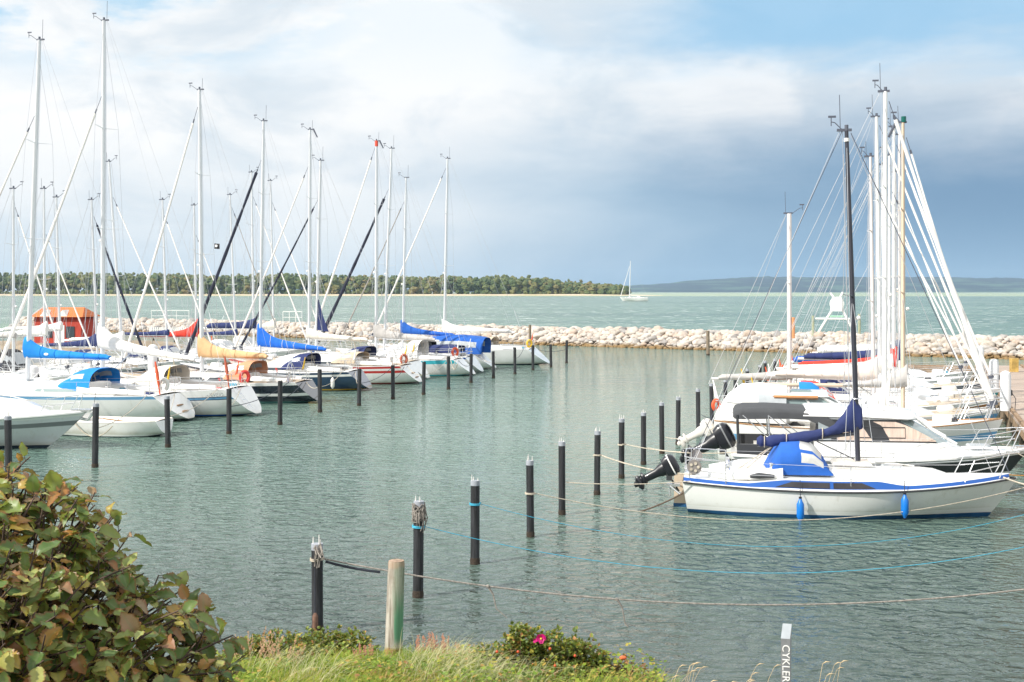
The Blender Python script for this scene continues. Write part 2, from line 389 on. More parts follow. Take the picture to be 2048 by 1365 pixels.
def rig(root, hl, p):
    x, zt, rk = p['mx'], p['mh'], p.get('rake', 0.)      # rake = metres the top leans aft
    r = p.get('mr', .082); zb = p['mz']; mm = p.get('mm', alu); wm_ = p.get('wm', wire); wr = p.get('wr', .0075)
    X = lambda z: x-rk*(z-zb)/(zt-zb)-.22*p.get('bend', 0)*((z-zb)/(zt-zb))**2
    n = 8; pts = [(X(zb+(zt-zb)*i/n), 0, zb+(zt-zb)*i/n) for i in range(n+1)]
    mast = MB().tube(pts, [r*(1-.28*max(0, i/n-.55)/.45) for i in range(n+1)], 12, sq=.72).build('mast', mm, root)
    masttop(mast, X(zt), zt, p.get('top', 0), p.get('capband'), p.get('vane', 1))
    ns = p.get('nsp', 2); tips = []
    for i in range(ns):
        zs = zb+(zt-zb)*((.42, .70)[i] if ns == 2 else .5)
        ln = p.get('spl', hl.B*.30)*(1-.25*i); ln = min(ln, hl.B*.4)
        sw = -.18
        for sd_ in (1, -1):
            MB().tube([(X(zs), sd_*.04, zs), (X(zs)+sw*ln, sd_*ln, zs+.06)], [.032, .018], 6, sq=.5).build('spreader', mm, mast)
        tips.append((X(zs)+sw*ln, ln, zs+.06))
        if i == 0: MB().ball((X(zs)+.14, 0, zs-.5), .06, 5).build('steaming_light', swhite, mast)
    hf = zb+(zt-zb)*p.get('ff', .95); bow = (hl.L-p.get('fsx', .22), 0, hl.fb+.08)
    cp = hl.hx(x-.15)-.12
    for sd_ in (1, -1):
        ch = (x-.15, sd_*cp, hl.zx(x-.15)+.03)
        MB().tube([ch]+[(a, sd_*b, c_) for a, b, c_ in tips]+[(X(hf), 0, hf if ns == 1 else zt-.1)], wr, 4).build('shroud', wm_, root)
        MB().tube([(x-.45, sd_*cp, hl.zx(x)+.03), (X(tips[0][2]), sd_*.05, tips[0][2]-.1)], wr, 4).build('shroud', wm_, root)
        if p.get('baby', 1): MB().tube([(x+.35, sd_*cp*.95, hl.zx(x+.3)+.03), (X(tips[0][2]), sd_*.05, tips[0][2]-.1)], wr, 4).build('shroud', wm_, root)
    xa = hl.xs(1)+.08
    if p.get('split', 1):
        q = zt*.28
        MB().tube([(X(zt)-.15, 0, zt), (xa+(X(zt)-xa)*.2, 0, hl.fs+(zt-hl.fs)*.2)], wr, 4).tube([(xa, hl.hb(0)*.8, hl.fs), (xa+(X(zt)-xa)*.2, 0, hl.fs+(zt-hl.fs)*.2), (xa, -hl.hb(0)*.8, hl.fs)], wr, 4).build('backstay', wm_, root)
    else:
        MB().tube([(X(zt)-.15, 0, zt), (xa, 0, hl.fs)], wr, 4).build('backstay', wm_, root)
    top = Vector((X(hf)+.1, 0, hf)); b = Vector(bow); fm_ = p.get('furl')
    if fm_:
        fr = p.get('fr', .062)*(.8 if p.get('vane', 1) < 0 else 1); k = 16
        pts = [b.lerp(top, .04+.9*i/k) for i in range(k+1)]
        for i, q in enumerate(pts): q.z -= .10*sin(pi*i/k)
        MB().tube(pts, [fr*(.75 if i in (0, k) else 1-.45*i/k+.10*sin(i*2.3)) for i in range(k+1)], 8).build('furled_headsail', fm_, root)
        MB().tube([b, pts[0]], .012, 5).tube([b.lerp(top, .035), b.lerp(top, .05)], .11, 10).build('furling_drum', wiredk, root)
        MB().tube([pts[-1], top], .012, 5).tube([b.lerp(top, .935), b.lerp(top, .955)], .035, 6).build('headsail_swivel', wiredk, root)
    else: MB().tube([b, top], wr, 4).build('forestay', wm_, root)
    for dy, zz in ((.06, 1.), (-.07, .93)):               # halyards along and beside the mast
        MB().tube([(X(zb)-.16, dy, zb+.1), (X(zb+(zt-zb)*zz)-.09, dy*.5, zb+(zt-zb)*zz)], .006, 4).build('halyard', p.get('wm', wire), mast)
    # boom
    bz = p.get('bz', 2.2); bl = p.get('bl', hl.L*.36); tilt = p.get('bt', 0.)
    xb = X(bz)
    if bl:
        boom = MB().tube([(xb-.1, 0, bz), (xb-bl-.15, 0, bz+tilt*bl-.02)], .062, 8).build('boom', p.get('bm', mm), root)
        MB().tube([(xb-bl, 0, bz+tilt*bl), (X(zt)-.12, 0, zt-.05)], .005, 4).build('topping_lift', wire, root)
        MB().tube([(xb-bl*.75, 0, bz+tilt*bl*.75-.05), (xb-bl*.78, .1, hl.zx(max(.6, xb-bl*.78))+.1)], .014, 5).tube([(xb-bl*.75, 0, bz-.05+tilt*bl*.75), (xb-bl*.82, -.08, hl.zx(max(.6, xb-bl*.8))+.1)], .014, 5).build('mainsheet', ropew, boom)
        MB().tube([(xb-bl*.3, 0, bz-.06+tilt*bl*.3), (x-.12, 0, zb+.1)], .022, 5).build('kicking_strap', steel, boom)
        if p.get('cov'):
            sailcover(root, FB[p['cov']], xb, bz+.02, bl*p.get('cl', 1.), p.get('ct', .6), p.get('ce', .17), p.get('cw', .2), tilt, seed=int(x*10), ties=p.get('ties', 0), collar=p.get('collar', 0))
        for i in range(p.get('lazy', 0)):
            u_ = xb-bl*(.3+.25*i)
            MB().tube([(u_, .08, bz+.15), (X(tips[-1][2]), .1, tips[-1][2])], .005, 4).tube([(u_, -.08, bz+.15), (X(tips[-1][2]), -.1, tips[-1][2])], .005, 4).build('lazy_jack', wire, root)
    return X

def rails(root, hl, p, hgt=.6):
    xa = hl.xs(1)+.05; lo = hl.L-1.05
    bowx = hl.L+.02
    mb = MB(); z = hl.fb+hgt
    A = [(lo, s_*(hl.hx(lo)-.05), hl.zx(lo)+hgt*.96) for s_ in (1, -1)]
    mb.tube([(lo-.25, A[0][1]*1.15, hl.zx(lo)), A[0], (hl.L-.3, hl.hx(hl.L-.4)*.9+.05, z), (bowx, .12, z+.02), (bowx, -.12, z+.02), (hl.L-.3, -hl.hx(hl.L-.4)*.9-.05, z), A[1], (lo-.25, A[1][1]*1.15, hl.zx(lo))], .014, 6)
    for s_ in (1, -1):
        mb.tube([(hl.L-.45, s_*(hl.hx(hl.L-.45)-.02), hl.fb), (hl.L-.2, s_*.16, z)], .013, 6)
        mb.tube([(lo-.1, A[0][1]*s_*1.07, hl.zx(lo)+hgt*.5), (hl.L-.35, s_*.2, z-hgt*.45)], .012, 6)
    mb.build('pulpit', steel, root)
    if p.get('push', 1):
        mb = MB(); b0 = hl.hb(0)-.05; xe = xa+.95; be = hl.hx(xe)-.05; zs = hl.fs
        for dz in (hgt, hgt*.5):
            mb.tube([(xe, be, hl.zx(xe)+dz), (xa+.15, b0, zs+dz), (xa, b0-.15, zs+dz), (xa, -b0+.15, zs+dz), (xa+.15, -b0, zs+dz), (xe, -be, hl.zx(xe)+dz)], .013, 6)
        for s_ in (1, -1):
            for x_, y_ in ((xe, be), (xa+.12, b0), (xa, b0*.4)):
                mb.tube([(x_, s_*y_, hl.zx(max(x_, xa))), (x_, s_*y_, hl.zx(max(x_, xa))+hgt)], .013, 6)
        mb.build('pushpit', steel, root)
    if p.get('life', 1):
        xe = xa+.95; k = max(2, int((lo-xe)/1.9)); pos = [xe+(lo-xe)*i/k for i in range(k+1)]
        for s_ in (1, -1):
            for x_ in pos[1:-1]:
                MB().tube([(x_, s_*(hl.hx(x_)-.06), hl.zx(x_)-.01), (x_, s_*(hl.hx(x_)-.06), hl.zx(x_)+hgt)], .012, 6).build('stanchion', steel, root)
            mb = MB()
            for dz in (hgt-.01, hgt*.5): mb.tube([(x_, s_*(hl.hx(x_)-.06), hl.zx(x_)+dz) for x_ in pos], .005, 4)
            mb.build('lifeline', wire, root)

def cabin(root, hl, x0, x1, h0, h1, wf=.62, m=None, wins=(), wmat=None, roofm=None, name='cabin'):
    n = 14; rings = []; par = []
    for i in range(n+1):
        k = i/n; x = x0+(x1-x0)*k; wb_ = hl.hx(min(x, hl.L-.3))*wf; zd = hl.zx(x)+.0
        h_ = h0+(h1-h0)*k
        h_ *= 1 if k < .82 else max(.08, 1-((k-.82)/.18)**1.4*.92)
        wt = wb_*.84
        par.append((x, wb_, wt, zd, h_))
        rings.append([(x, wb_, zd-.03), (x, wt, zd+h_*.82), (x, wt*.86, zd+h_), (x, 0, zd+h_*1.12), (x, -wt*.86, zd+h_), (x, -wt, zd+h_*.82), (x, -wb_, zd-.03)])
    mb = MB().loft(rings, False, False)
    for r in (rings[0], rings[-1]): mb.add(r, [tuple(range(7))])
    c_ = mb.build(name, m or gel, root, smooth=35)
    def at(x): 
        k = (x-x0)/(x1-x0)*n; i = min(n-1, max(0, int(k))); f = k-i
        return [par[i][q]+(par[i+1][q]-par[i][q])*f for q in range(5)]
    for a, b, lo, hi in wins:
        for s_ in (1, -1):
            mb = MB(); vs = []
            for i in range(7):
                k = i/6
                for f, xx in ((lo, a+(b-a)*k), (hi, a+.06+(b-a-.2)*k)):
                    x, wb_, wt, zd, h_ = at(xx); g = f*.82
                    vs.append((xx, s_*(wb_+(wt-wb_)*f+.012), zd+h_*g))
            fs = [(2*i, 2*i+2, 2*i+3, 2*i+1) for i in range(6)]
            if s_ > 0: fs = [f[::-1] for f in fs]
            mb.add(vs, fs).build('window', wmat or glass, c_)
    xm = (x0+x1)/2+.5; q = at(xm)
    MB().box((xm, 0, q[3]+q[4]*1.12+.03), (.5, .5, .06), taper=.85).build('hatch', clear, c_)
    for s_ in (1, -1):
        xs_ = [x0+.4+(x1-x0-1.4)*i/6 for i in range(7)]
        MB().tube([(x_, s_*at(x_)[2]*.74, at(x_)[3]+at(x_)[4]*1.07+(.05 if 0 < i < 6 else 0)) for i, x_ in enumerate(xs_)], .014, 5).build('handrail', gel2, c_)
    return c_

def winch(root, x, y, z):
    MB().tube([(x, y, z), (x, y, z+.05), (x, y, z+.12), (x, y, z+.15)], [.075, .05, .045, .06], 10).build('winch', steel, root)
def wheel(root, x, z, R=.42, m=None):
    mb = MB(); mb.tube([(x, R*cos(a*pi/12), z+R*sin(a*pi/12)) for a in range(25)], .016, 5)
    for a in range(6): mb.tube([(x, 0, z), (x, R*cos(a*pi/3), z+R*sin(a*pi/3))], .009, 4)
    mb.tube([(x+.12, 0, z-.75), (x+.05, 0, z)], [.09, .06], 8)
    mb.build('steering_wheel', m or steel, root)

def stern_gear(root, hl, p):
    xa = hl.xs(1); z = hl.fs
    if p.get('tiller'): MB().tube([(xa+.1, 0, z+.1), (xa+1.2, 0, z+.35)], [.03, .018], 6).build('tiller', teak, root)
    if p.get('rudder'):
        MB().box((-.12, 0, .1), (.3, .05, .9)).build('rudder', [p.get('rm', gel)], root)
    if p.get('steps'):
        for i, f in enumerate((.3, .55)):
            x_ = hl.xs(f); z_ = .12+f*(z-.12); MB().box((x_-.04, 0, z_), (.07, .42, .04)).build('step', teak, root)
    if p.get('ladder'):
        mb = MB()
        for y_ in (.28, .58): mb.tube([(xa+.1, y_, z+.35), (xa-.05, y_, z+.1), (.15, y_, .35)], .013, 5)
        for f in (.1, .35, .6, .85): mb.tube([(xa-.05+(.2-xa)*f, .28, z+.1+(.25-z)*f), (xa-.05+(.2-xa)*f, .58, z+.1+(.25-z)*f)], .012, 5)
        mb.build('boarding_ladder', steel, root)
    for s_ in (1, -1):
        MB().tube([(xa+.25, s_*(hl.hb(0)-.12), z+.02), (xa+.27, s_*(hl.hb(0)-.12), z+.06), (xa+.43, s_*(hl.hb(0)-.12), z+.06), (xa+.45, s_*(hl.hb(0)-.12), z+.02)], .018, 5).build('cleat', steel, root)

BOATS = {}
def yacht(key, label, group, stern, yw=None, d=None, mb_=None, mtop=None, mbase_z=1.5, head=166., fx=.57, **p):
    """place by stern column, waterline row, mast foot column and mast top (photo px)"""
    d = d or dw(yw); a = radians(head); hx_, hy_ = cos(a), sin(a)
    X0, Y0 = gx(stern, d), d
    k = (mb_-CX)/F; s_ = (k*Y0-X0)/(hx_-k*hy_)
    L = p.get('L') or s_/fx
    ym = Y0+s_*hy_; zt = gz(mtop[1], ym)
    kk = (mtop[0]-CX)/F; st = (kk*Y0-X0)/(hx_-kk*hy_)
    p['rake'] = s_-st
    root = thing('sailing_boat', (X0, Y0, 0), a, label=label, cat='sailing boat', group=group)
    B = p.get('B', L*.31); sc_ = L/10.
    hl = Hull(L, B, p.get('fs', .95*sc_**.5), p.get('fm', .88*sc_**.5), p.get('fb', 1.2*sc_**.5), p.get('tr', 'rev'), p.get('ws', .62), p.get('brk', 1.2*sc_), p.get('kt', .75*sc_))
    hm = p.get('hm', [gel, antidk, sblue]); hl.mesh(hm, p.get('st', ()), root)
    ck = (hl.xs(1)+.55, L*.33, B*.24, .42)
    hl.deck(p.get('dk', deckm), root, ck, mck=p.get('ckm', teak))
    for sd_ in (1, -1): MB().tube(hl.edge(hl.xs(1)+.02, L-.05, .02, .03, sd_), .022, 5).build('toe_rail', p.get('rail', alu), root)
    cb = MB()
    for sd_ in (1, -1):
        cb.tube([(ck[0]-.05, sd_*(ck[2]+.06), hl.zx(ck[0])+.1), (ck[1]+.1, sd_*(ck[2]+.1), hl.zx(ck[1])+.22)], [.09, .13], 6, sq=1.2)
    cb.build('cockpit_coaming', gel, root)
    ch = p.get('ch', .40*sc_**.5)
    cabin(root, hl, L*.32, L*.76, ch, ch*.75, p.get('wf', .62), wins=p.get('wins', ((L*.36, L*.5, .35, .8), (L*.52, L*.64, .35, .8))), m=p.get('cm', gel), wmat=p.get('wmat'))
    p['mx'] = s_; p['mh'] = zt; p['mz'] = hl.zx(s_)+ch*.8
    X = rig(root, hl, p); rails(root, hl, p)
    if p.get('hood'):
        z0 = hl.zx(L*.36)+ch*.7
        hood(root, FB[p['hood']], L*.42, L*.29, min(B*.33, 1.15), p.get('hh', .72), z0-.12)
    for sd_ in (1, -1): winch(root, L*.24, sd_*(ck[2]+.08), hl.zx(L*.24)+.24)
    if p.get('wheel'): wheel(root, L*.14, hl.fs+.45)
    if p.get('fendr'): pass
    rc = random.Random(int(L*100)+int(d*10))          # things lying about on deck
    def on(x_, f): return (x_, f*hl.hx(x_), hl.zx(x_)+.05)
    for _ in range(2):
        c0 = on(L*rc.uniform(.78, .9) if _ else L*rc.uniform(.12, .3), rc.choice((-.55, .55)) if _ == 0 else rc.uniform(-.3, .3))
        MB().tube([(c0[0]+.16*cos(t_*.7)*(1-.01*t_), c0[1]+.16*sin(t_*.7), c0[2]+.004*t_) for t_ in range(30)], .014, 5).build('rope_coil', rc.choice((ropew, roped, ropeb, ropew)), root)
    q_ = on(L*.8, 0); MB().loft([[(q_[0]+.3*k_*spow(cos(t_*pi/6), .5), .22*k_*spow(sin(t_*pi/6), .5), q_[2]+z_) for t_ in range(12)] for k_, z_ in ((.9, 0), (1, .05), (1, .16), (.85, .22))]).build('deck_box', rc.choice((gel2, gel, FB['cream'], greyhull)), root)
    for s_ in (1, -1):
        q_ = on(L*rc.uniform(.38, .44), .8*s_); MB().tube([(q_[0], q_[1], q_[2]), (q_[0], q_[1], q_[2]+.12), (q_[0]+.08, q_[1], q_[2]+.18)], [.04, .04, .06], 8).build('vent', rc.choice((steel, swhite, sred)), root)
    q_ = (hl.xs(1)+1.0, 0, hl.zx(hl.xs(1)+1.0)+.02)
    MB().box((q_[0], rc.uniform(-.2, .2), q_[2]), (.5, .35, .09), rz=rc.uniform(-.3, .3), taper=.9).build('cushion', rc.choice((FB['navy'], FB['blue'], FB['red'], FB['beige'], FB['cream'])), root)
    if p.get('flagline', 1): MB().tube([(hl.xs(1)+.05, .1, hl.fs+.55), (hl.xs(1)-.1, .1, hl.fs+1.15)], .022, 6).tube([(hl.xs(1)-.06, .1, hl.fs+.95), (hl.xs(1)-.0, .1, hl.fs+.6)], .04, 6).build('dan_buoy', rc.choice((orange, yellowp, swhite)), root)
    stern_gear(root, hl, p)
    BOATS[key] = (root, hl, X, p)
    return root, hl
def W(key, v):                                        # boat-local point to the world
    r = BOATS[key][0]; a = r.rotation_euler.z; x, y, z = v
    return Vector((r.location.x+x*cos(a)-y*sin(a), r.location.y+x*sin(a)+y*cos(a), z+r.location.z))
# ------------------------------------------------------------ water
def watermat():
    m = bpy.data.materials.new('water'); m.use_nodes = True; N = NT(m.node_tree); b = N.n['Principled BSDF']
    pos = N.node('ShaderNodeNewGeometry').outputs['Position']; sp = N.node('ShaderNodeSeparateXYZ'); N.l.new(pos, sp.inputs[0])
    x, y = sp.outputs[0], sp.outputs[1]
    # signed distance beyond the breakwater line: harbour inside, open sea outside
    sd_ = N.m('ADD', N.m('MULTIPLY', N.m('SUBTRACT', x, 5.2), .58), N.m('MULTIPLY', N.m('SUBTRACT', y, 121.5), .8146))
    sea = N.ss(sd_, -1., 1.)
    dist = N.ss(y, 200., 2200.)
    n_big = N.noise(N.mapping(pos, (.012, .03, 1)), 1., 4)
    col_h = N.mix(N.ss(n_big, .35, .65), (.098, .165, .138), (.145, .222, .185))
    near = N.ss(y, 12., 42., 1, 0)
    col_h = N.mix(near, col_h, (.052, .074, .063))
    shal = N.m('MULTIPLY', N.ss(sd_, 0, 28, 1, 0), .75)
    col_s = N.mix(N.ss(N.noise(N.mapping(pos, (.004, .02, 1)), 1., 4), .3, .7), (.062, .125, .092), (.125, .205, .150))
    col_s = N.mix(shal, col_s, (.10, .20, .10))
    col_s = N.mix(N.ss(y, 1180., 1420.), col_s, (.30, .36, .20))          # shallow sand bank far out
    # whitecaps
    wc = N.noise(N.mapping(pos, (.16, .42, 1)), 1.3, 5, .7)
    wm_ = N.m('MULTIPLY', N.ss(wc, .605, .625), N.m('MULTIPLY', sea, N.ss(sd_, 6, 25)))
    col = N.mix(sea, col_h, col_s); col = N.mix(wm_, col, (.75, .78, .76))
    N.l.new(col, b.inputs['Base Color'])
    N.l.new(N.m('ADD', N.m('MULTIPLY', wm_, .6), N.m('ADD', .05, N.m('MULTIPLY', sea, .16))), b.inputs['Roughness'])
    b.inputs['IOR'].default_value = 1.33
    N.l.new(N.m('SUBTRACT', .5, N.m('ADD', N.m('MULTIPLY', sea, .26), N.m('MULTIPLY', N.ss(y, 1180., 1420.), .14))), b.inputs['Specular IOR Level'])
    # ripples: wind waves running roughly towards the camera
    w1 = N.noise(N.mapping(pos, (3.0, 3.9, 1), (0, 0, .35)), 1., 3, .5, .5)
    w2 = N.noise(N.mapping(pos, (.55, .85, 1), (0, 0, -.4)), 1., 3, .55, .7)
    w3 = N.noise(N.mapping(pos, (.10, .26, 1), (0, 0, .12)), 1., 5, .65, .4)
    hh = N.m('ADD', N.m('MULTIPLY', N.m('MULTIPLY', w1, .19), N.ss(N.noise(N.mapping(pos, (.06, .12, 1)), 1., 3), .3, .65, .55, 1.15)), N.m('MULTIPLY', w2, N.ss(y, 35., 110., .13, .42)))
    hs = N.m('ADD', N.m('MULTIPLY', w3, 1.15), N.m('MULTIPLY', w2, .16))
    hm = N.node('ShaderNodeMix', data_type='FLOAT'); N.l.new(sea, hm.inputs[0]); N.l.new(hh, hm.inputs[2]); N.l.new(hs, hm.inputs[3])
    bn = N.node('ShaderNodeBump'); bn.inputs['Strength'].default_value = 1.; bn.inputs['Distance'].default_value = 1.
    N.l.new(hm.outputs[0], bn.inputs['Height']); N.l.new(bn.outputs[0], b.inputs['Normal'])
    return m
o = MB().add([(-9000, -300, 0), (9000, -300, 0), (9000, 9000, 0), (-9000, 9000, 0)], [(0, 1, 2, 3)]).build('water', watermat(), None, 0); tag(o, kind='structure')

# ------------------------------------------------------------ foreground bank
def smooth(a, b, x): k = max(0, min(1, (x-a)/(b-a))); return k*k*(3-2*k)
BP = [(-30, 3.5), (3.5, 3.3), (6, 2.8), (8, 2.15), (10, 1.5), (12, 1.08), (14, .93), (15.2, .62), (16.4, -.25), (19, -1.3), (24, -2)]
def bank(x, y):
    sh = 2.6*smooth(1.2, 3.2, x)+.5*noise.noise(Vector((x*.5, 3, 0)))
    yy = y+(sh if y > 8 else sh*max(0, y/8))
    for (a, za), (b, zb) in zip(BP, BP[1:]):
        if yy <= b: return za+(zb-za)*max(0, (yy-a)/(b-a))+.05*noise.noise(Vector((x*1.3, y*1.3, 0)))
    return -2
rings = []
ys = [-30, -20, -10, 0, 3, 5, 6, 7]+[8+.35*i for i in range(46)]
for y in ys: rings.append([(-45+.6*i, y, bank(-45+.6*i, y)) for i in range(151)])
def soil():
    m = bpy.data.materials.new('bank_soil'); m.use_nodes = True; N = NT(m.node_tree); b = N.n['Principled BSDF']; b.inputs['Roughness'].default_value = .95
    pos = N.node('ShaderNodeNewGeometry').outputs['Position']; n = N.noise(pos, 2.2, 6, .65)
    N.l.new(N.mix(N.ss(n, .35, .65), (.045, .05, .018), (.12, .12, .04)), b.inputs['Base Color'])
    bn = N.node('ShaderNodeBump'); bn.inputs['Strength'].default_value = .6; bn.inputs['Distance'].default_value = .1; N.l.new(N.noise(pos, 12, 5), bn.inputs['Height']); N.l.new(bn.outputs[0], b.inputs['Normal'])
    return m
o = MB().loft(rings[::-1], False, False).build('ground', soil(), None, 180); tag(o, kind='structure')

# ------------------------------------------------------------ wooded island and far hills
DI = 1500.; S_I = DI/F
XE = gx(1262, DI)
rings = []
for i in range(61):
    x = -900+(XE+38+900)*i/60; e_ = min(1, (XE+38-x)/90); w_ = 24*e_**.5+2+4*noise.noise(Vector((x*.01, 0, 0)))
    rings.append([(x, DI-w_*1.2, -.6), (x, DI-w_*.4, .35+1.1*e_), (x, DI+20, 2.0*e_+.3), (x, DI+260, 2.*e_), (x, DI+300, -1)])
def sand():
    m = bpy.data.materials.new('beach_sand'); m.use_nodes = True; N = NT(m.node_tree); b = N.n['Principled BSDF']; b.inputs['Roughness'].default_value = .9
    pos = N.node('ShaderNodeNewGeometry').outputs['Position']
    N.l.new(N.mix(N.ss(N.noise(N.mapping(pos, (.02, .08, 1)), 1., 4), .4, .65), (.60, .50, .38), (.44, .38, .22)), b.inputs['Base Color']); return m
o = MB().loft(rings, False, False).build('island_ground', sand(), None, 180); tag(o, kind='structure')
def leafmat(name, stops, low=.6, trl=.0, nscale=.05):
    m = bpy.data.materials.new(name); m.use_nodes = True; N = NT(m.node_tree); b = N.n['Principled BSDF']; b.inputs['Roughness'].default_value = .75
    g = N.node('ShaderNodeNewGeometry'); n = N.noise(g.outputs['Position'], nscale, 3)
    f = N.m('ADD', N.m('MULTIPLY', g.outputs['Random Per Island'], .6), N.m('MULTIPLY', N.ss(n, .3, .7), .4))
    c = N.ramp(f, stops); N.l.new(c, b.inputs['Base Color'])
    if trl:
        t = N.node('ShaderNodeBsdfTranslucent'); N.l.new(c, t.inputs[0]); mx = N.node('ShaderNodeMixShader'); mx.inputs[0].default_value = trl
        N.l.new(b.outputs[0], mx.inputs[1]); N.l.new(t.outputs[0], mx.inputs[2]); N.l.new(mx.outputs[0], N.n['Material Output'].inputs[0])
    return m
fm_ = leafmat('forest_foliage', [(0, (.030, .050, .016)), (.3, (.055, .085, .022)), (.5, (.085, .105, .026)), (.68, (.11, .115, .030)), (.88, (.15, .115, .035)), (1, (.06, .085, .03))], nscale=.012)
rd = random.Random(3); V = []; Fc = []
def canopy_h(x):
    u = (x-(-600))/(XE+600)
    h_ = 26-5*u+2.2*noise.noise(Vector((x*.012, 7, 0)))+2*noise.noise(Vector((x*.05, 2, 0)))
    return h_*(1-.42*smooth(XE-150, XE, x))
def blob(x, y, z, rx, rz, shs):
    sh = rd.choice(shs); a_ = rd.uniform(0, 6.28); ca, sa = cos(a_), sin(a_); o = len(V)
    for v in sh: V.append((x+(v.x*ca-v.y*sa)*rx, y+(v.x*sa+v.y*ca)*rx, z+v.z*rz))
    Fc.extend([tuple(i+o for i in f) for f in ICO2[1]])
import bmesh
def ico(sub):
    bm = bmesh.new(); bmesh.ops.create_icosphere(bm, subdivisions=sub, radius=1.); bm.verts.ensure_lookup_table()
    v = [q.co.copy() for q in bm.verts]; f = [tuple(x.index for x in q.verts) for q in bm.faces]; bm.free(); return v, f
ICO2 = ico(2); ICO1 = ico(1); ICO3 = ico(3)
tsh = []
for i in range(10):
    tsh.append([q*(1+.55*noise.noise(q*1.7+Vector((i*3.1, i, 0)))+.3*noise.noise(q*3.9+Vector((i, 0, 0)))) for q in ICO2[0]])
for row in range(5):
    x = -720.
    while x < XE-2:
        y = DI+8+row*11+rd.uniform(-5, 5); H_ = canopy_h(x)*(rd.uniform(.62, .98) if row < 3 else rd.uniform(.85, 1.08))
        r = rd.uniform(2.2, 4.2)
        for k in range(3 if row < 2 else 2):
            zz = H_-r*(.7+k*1.0); 
            if zz > 1.5: blob(x+rd.uniform(-2.5, 2.5), y+rd.uniform(-2, 2)-k, zz, r*rd.uniform(.85, 1.3), r*rd.uniform(.7, 1.05), tsh)
        if row == 0: blob(x+rd.uniform(-3, 3), y-3, rd.uniform(2.5, 5.5), r*1.0, r*.9, tsh)
        x += rd.uniform(2.0, 4.2)
for k in range(60):                                   # a few pines standing proud
    x = rd.uniform(-720, XE-40); blob(x, DI+60, canopy_h(x)+rd.uniform(.0, 2.2), rd.uniform(1.4, 2.6), rd.uniform(1.6, 2.6), tsh)
mb = MB(); mb.v = V; mb.f = Fc; mb.m = [0]*len(Fc)
o = mb.build('forest', fm_, None, 0); tag(o, 'mixed autumn wood covering the low island beyond the water', 'wood', kind='stuff')
V = []; Fc = []
# hills
def hillh(x):
    px = CX+x*F/6000.
    pts = [(1180, 8), (1240, 13), (1290, 14), (1400, 20), (1500, 28), (1560, 31), (1640, 33), (1720, 31), (1800, 33), (1900, 33), (2048, 32), (2300, 25)]
    if px < pts[0][0]: return 8*6000/F*.9
    for (a, ha), (b, hb_) in zip(pts, pts[1:]):
        if px <= b: h_ = ha+(hb_-ha)*(px-a)/(b-a); break
    else: h_ = 24
    return (h_*1.0)*6000/F
rings = []
for i in range(261):
    x = -1500+i*28; n_ = noise.noise(Vector((x*.002, 1, 0)))*7+noise.noise(Vector((x*.012, 4, 0)))*4.5+abs(noise.noise(Vector((x*.05, 9, 0))))*9+noise.noise(Vector((x*.0045, 2, 0)))*9
    H_ = hillh(x)
    rings.append([(x, 5850+100*noise.noise(Vector((x*.002, 0, 0))), -1), (x, 5960, 2.5), (x, 6100, H_*.28+n_*.4+6*noise.noise(Vector((x*.006, 5, 0)))), (x, 6350, H_*.62+n_*.7), (x, 6600, H_*.84+n_), (x, 6900, H_+5.2+n_), (x, 7600, H_*.9+5), (x, 7900, -5)])
def hm_():
    m = bpy.data.materials.new('far_hillside'); m.use_nodes = True; N = NT(m.node_tree); b = N.n['Principled BSDF']; b.inputs['Roughness'].default_value = .95
    pos = N.node('ShaderNodeNewGeometry').outputs['Position']
    f = N.noise(N.mapping(pos, (.004, .002, .09)), 1., 5, .6); g = N.noise(N.mapping(pos, (.015, .004, .05)), 1., 4)
    N.l.new(N.mix(N.ss(f, .52, .60), N.mix(g, (.005, .018, .036), (.012, .034, .052)), (.05, .10, .08)), b.inputs['Base Color']); return m
o = MB().loft(rings, False, False).build('far_hills', hm_(), None, 60); tag(o, kind='structure')

# ------------------------------------------------------------ air
hz = MB().box((0, 4180, 73), (17600, 8800, 150)).build('haze', None, None, 0)
hz.data.materials.clear(); m = bpy.data.materials.new('haze'); m.use_nodes = True; N = NT(m.node_tree); N.n.clear()
vo = N.node('ShaderNodeVolumePrincipled'); vo.inputs['Density'].default_value = 7e-5; vo.inputs['Color'].default_value = (.55, .78, 1., 1); vo.inputs['Anisotropy'].default_value = .2
oo = N.node('ShaderNodeOutputMaterial'); N.l.new(vo.outputs[0], oo.inputs['Volume']); hz.data.materials.append(m); tag(hz, 'thin sea air fading the far hills', 'haze', kind='stuff')
# ------------------------------------------------------------ left row of yachts, sterns to the fairway
GL = 'yachts moored stern out along the left pier'
yacht('l2', 'white yacht with bright blue boom cover and open bright blue sprayhood', GL, 383, 842, mb_=55, mtop=(79, 82), mr=.125, capband=None,
      cov='bright', ct=.95, cw=.30, ce=.2, bl=3.9, bz=2.45, bt=0.0, furl=furlw, ff=.78, fr=.07, hood='bright', hh=.85, st=((.88, 1., 3),), hm=[gel, antidk, gel, slblue], top=3, fs=1.05, steps=1, wins=((3.7, 6.4, .4, .75),), wmat=glassg, split=1, nsp=2)
yacht('l3', 'white yacht with two blue hull stripes, tallest mast and white boom cover', GL, 518, 832, mb_=205, mtop=(208, 42), mr=.125,
      cov='white', ct=1.25, cw=.36, ce=.2, bl=4.5, bz=2.75, bt=-.11, furl=furlw, ff=.79, fr=.085, hood='cream', hh=.85, st=((.62, .65, 3), (.65, .72, 4), (.72, .75, 3)), hm=[gel, antidk, sblue, navyhull2, slblue], fs=1.15, top=3, ladder=1, wins=((3.6, 7.2, .3, .75),), wmat=slblue)
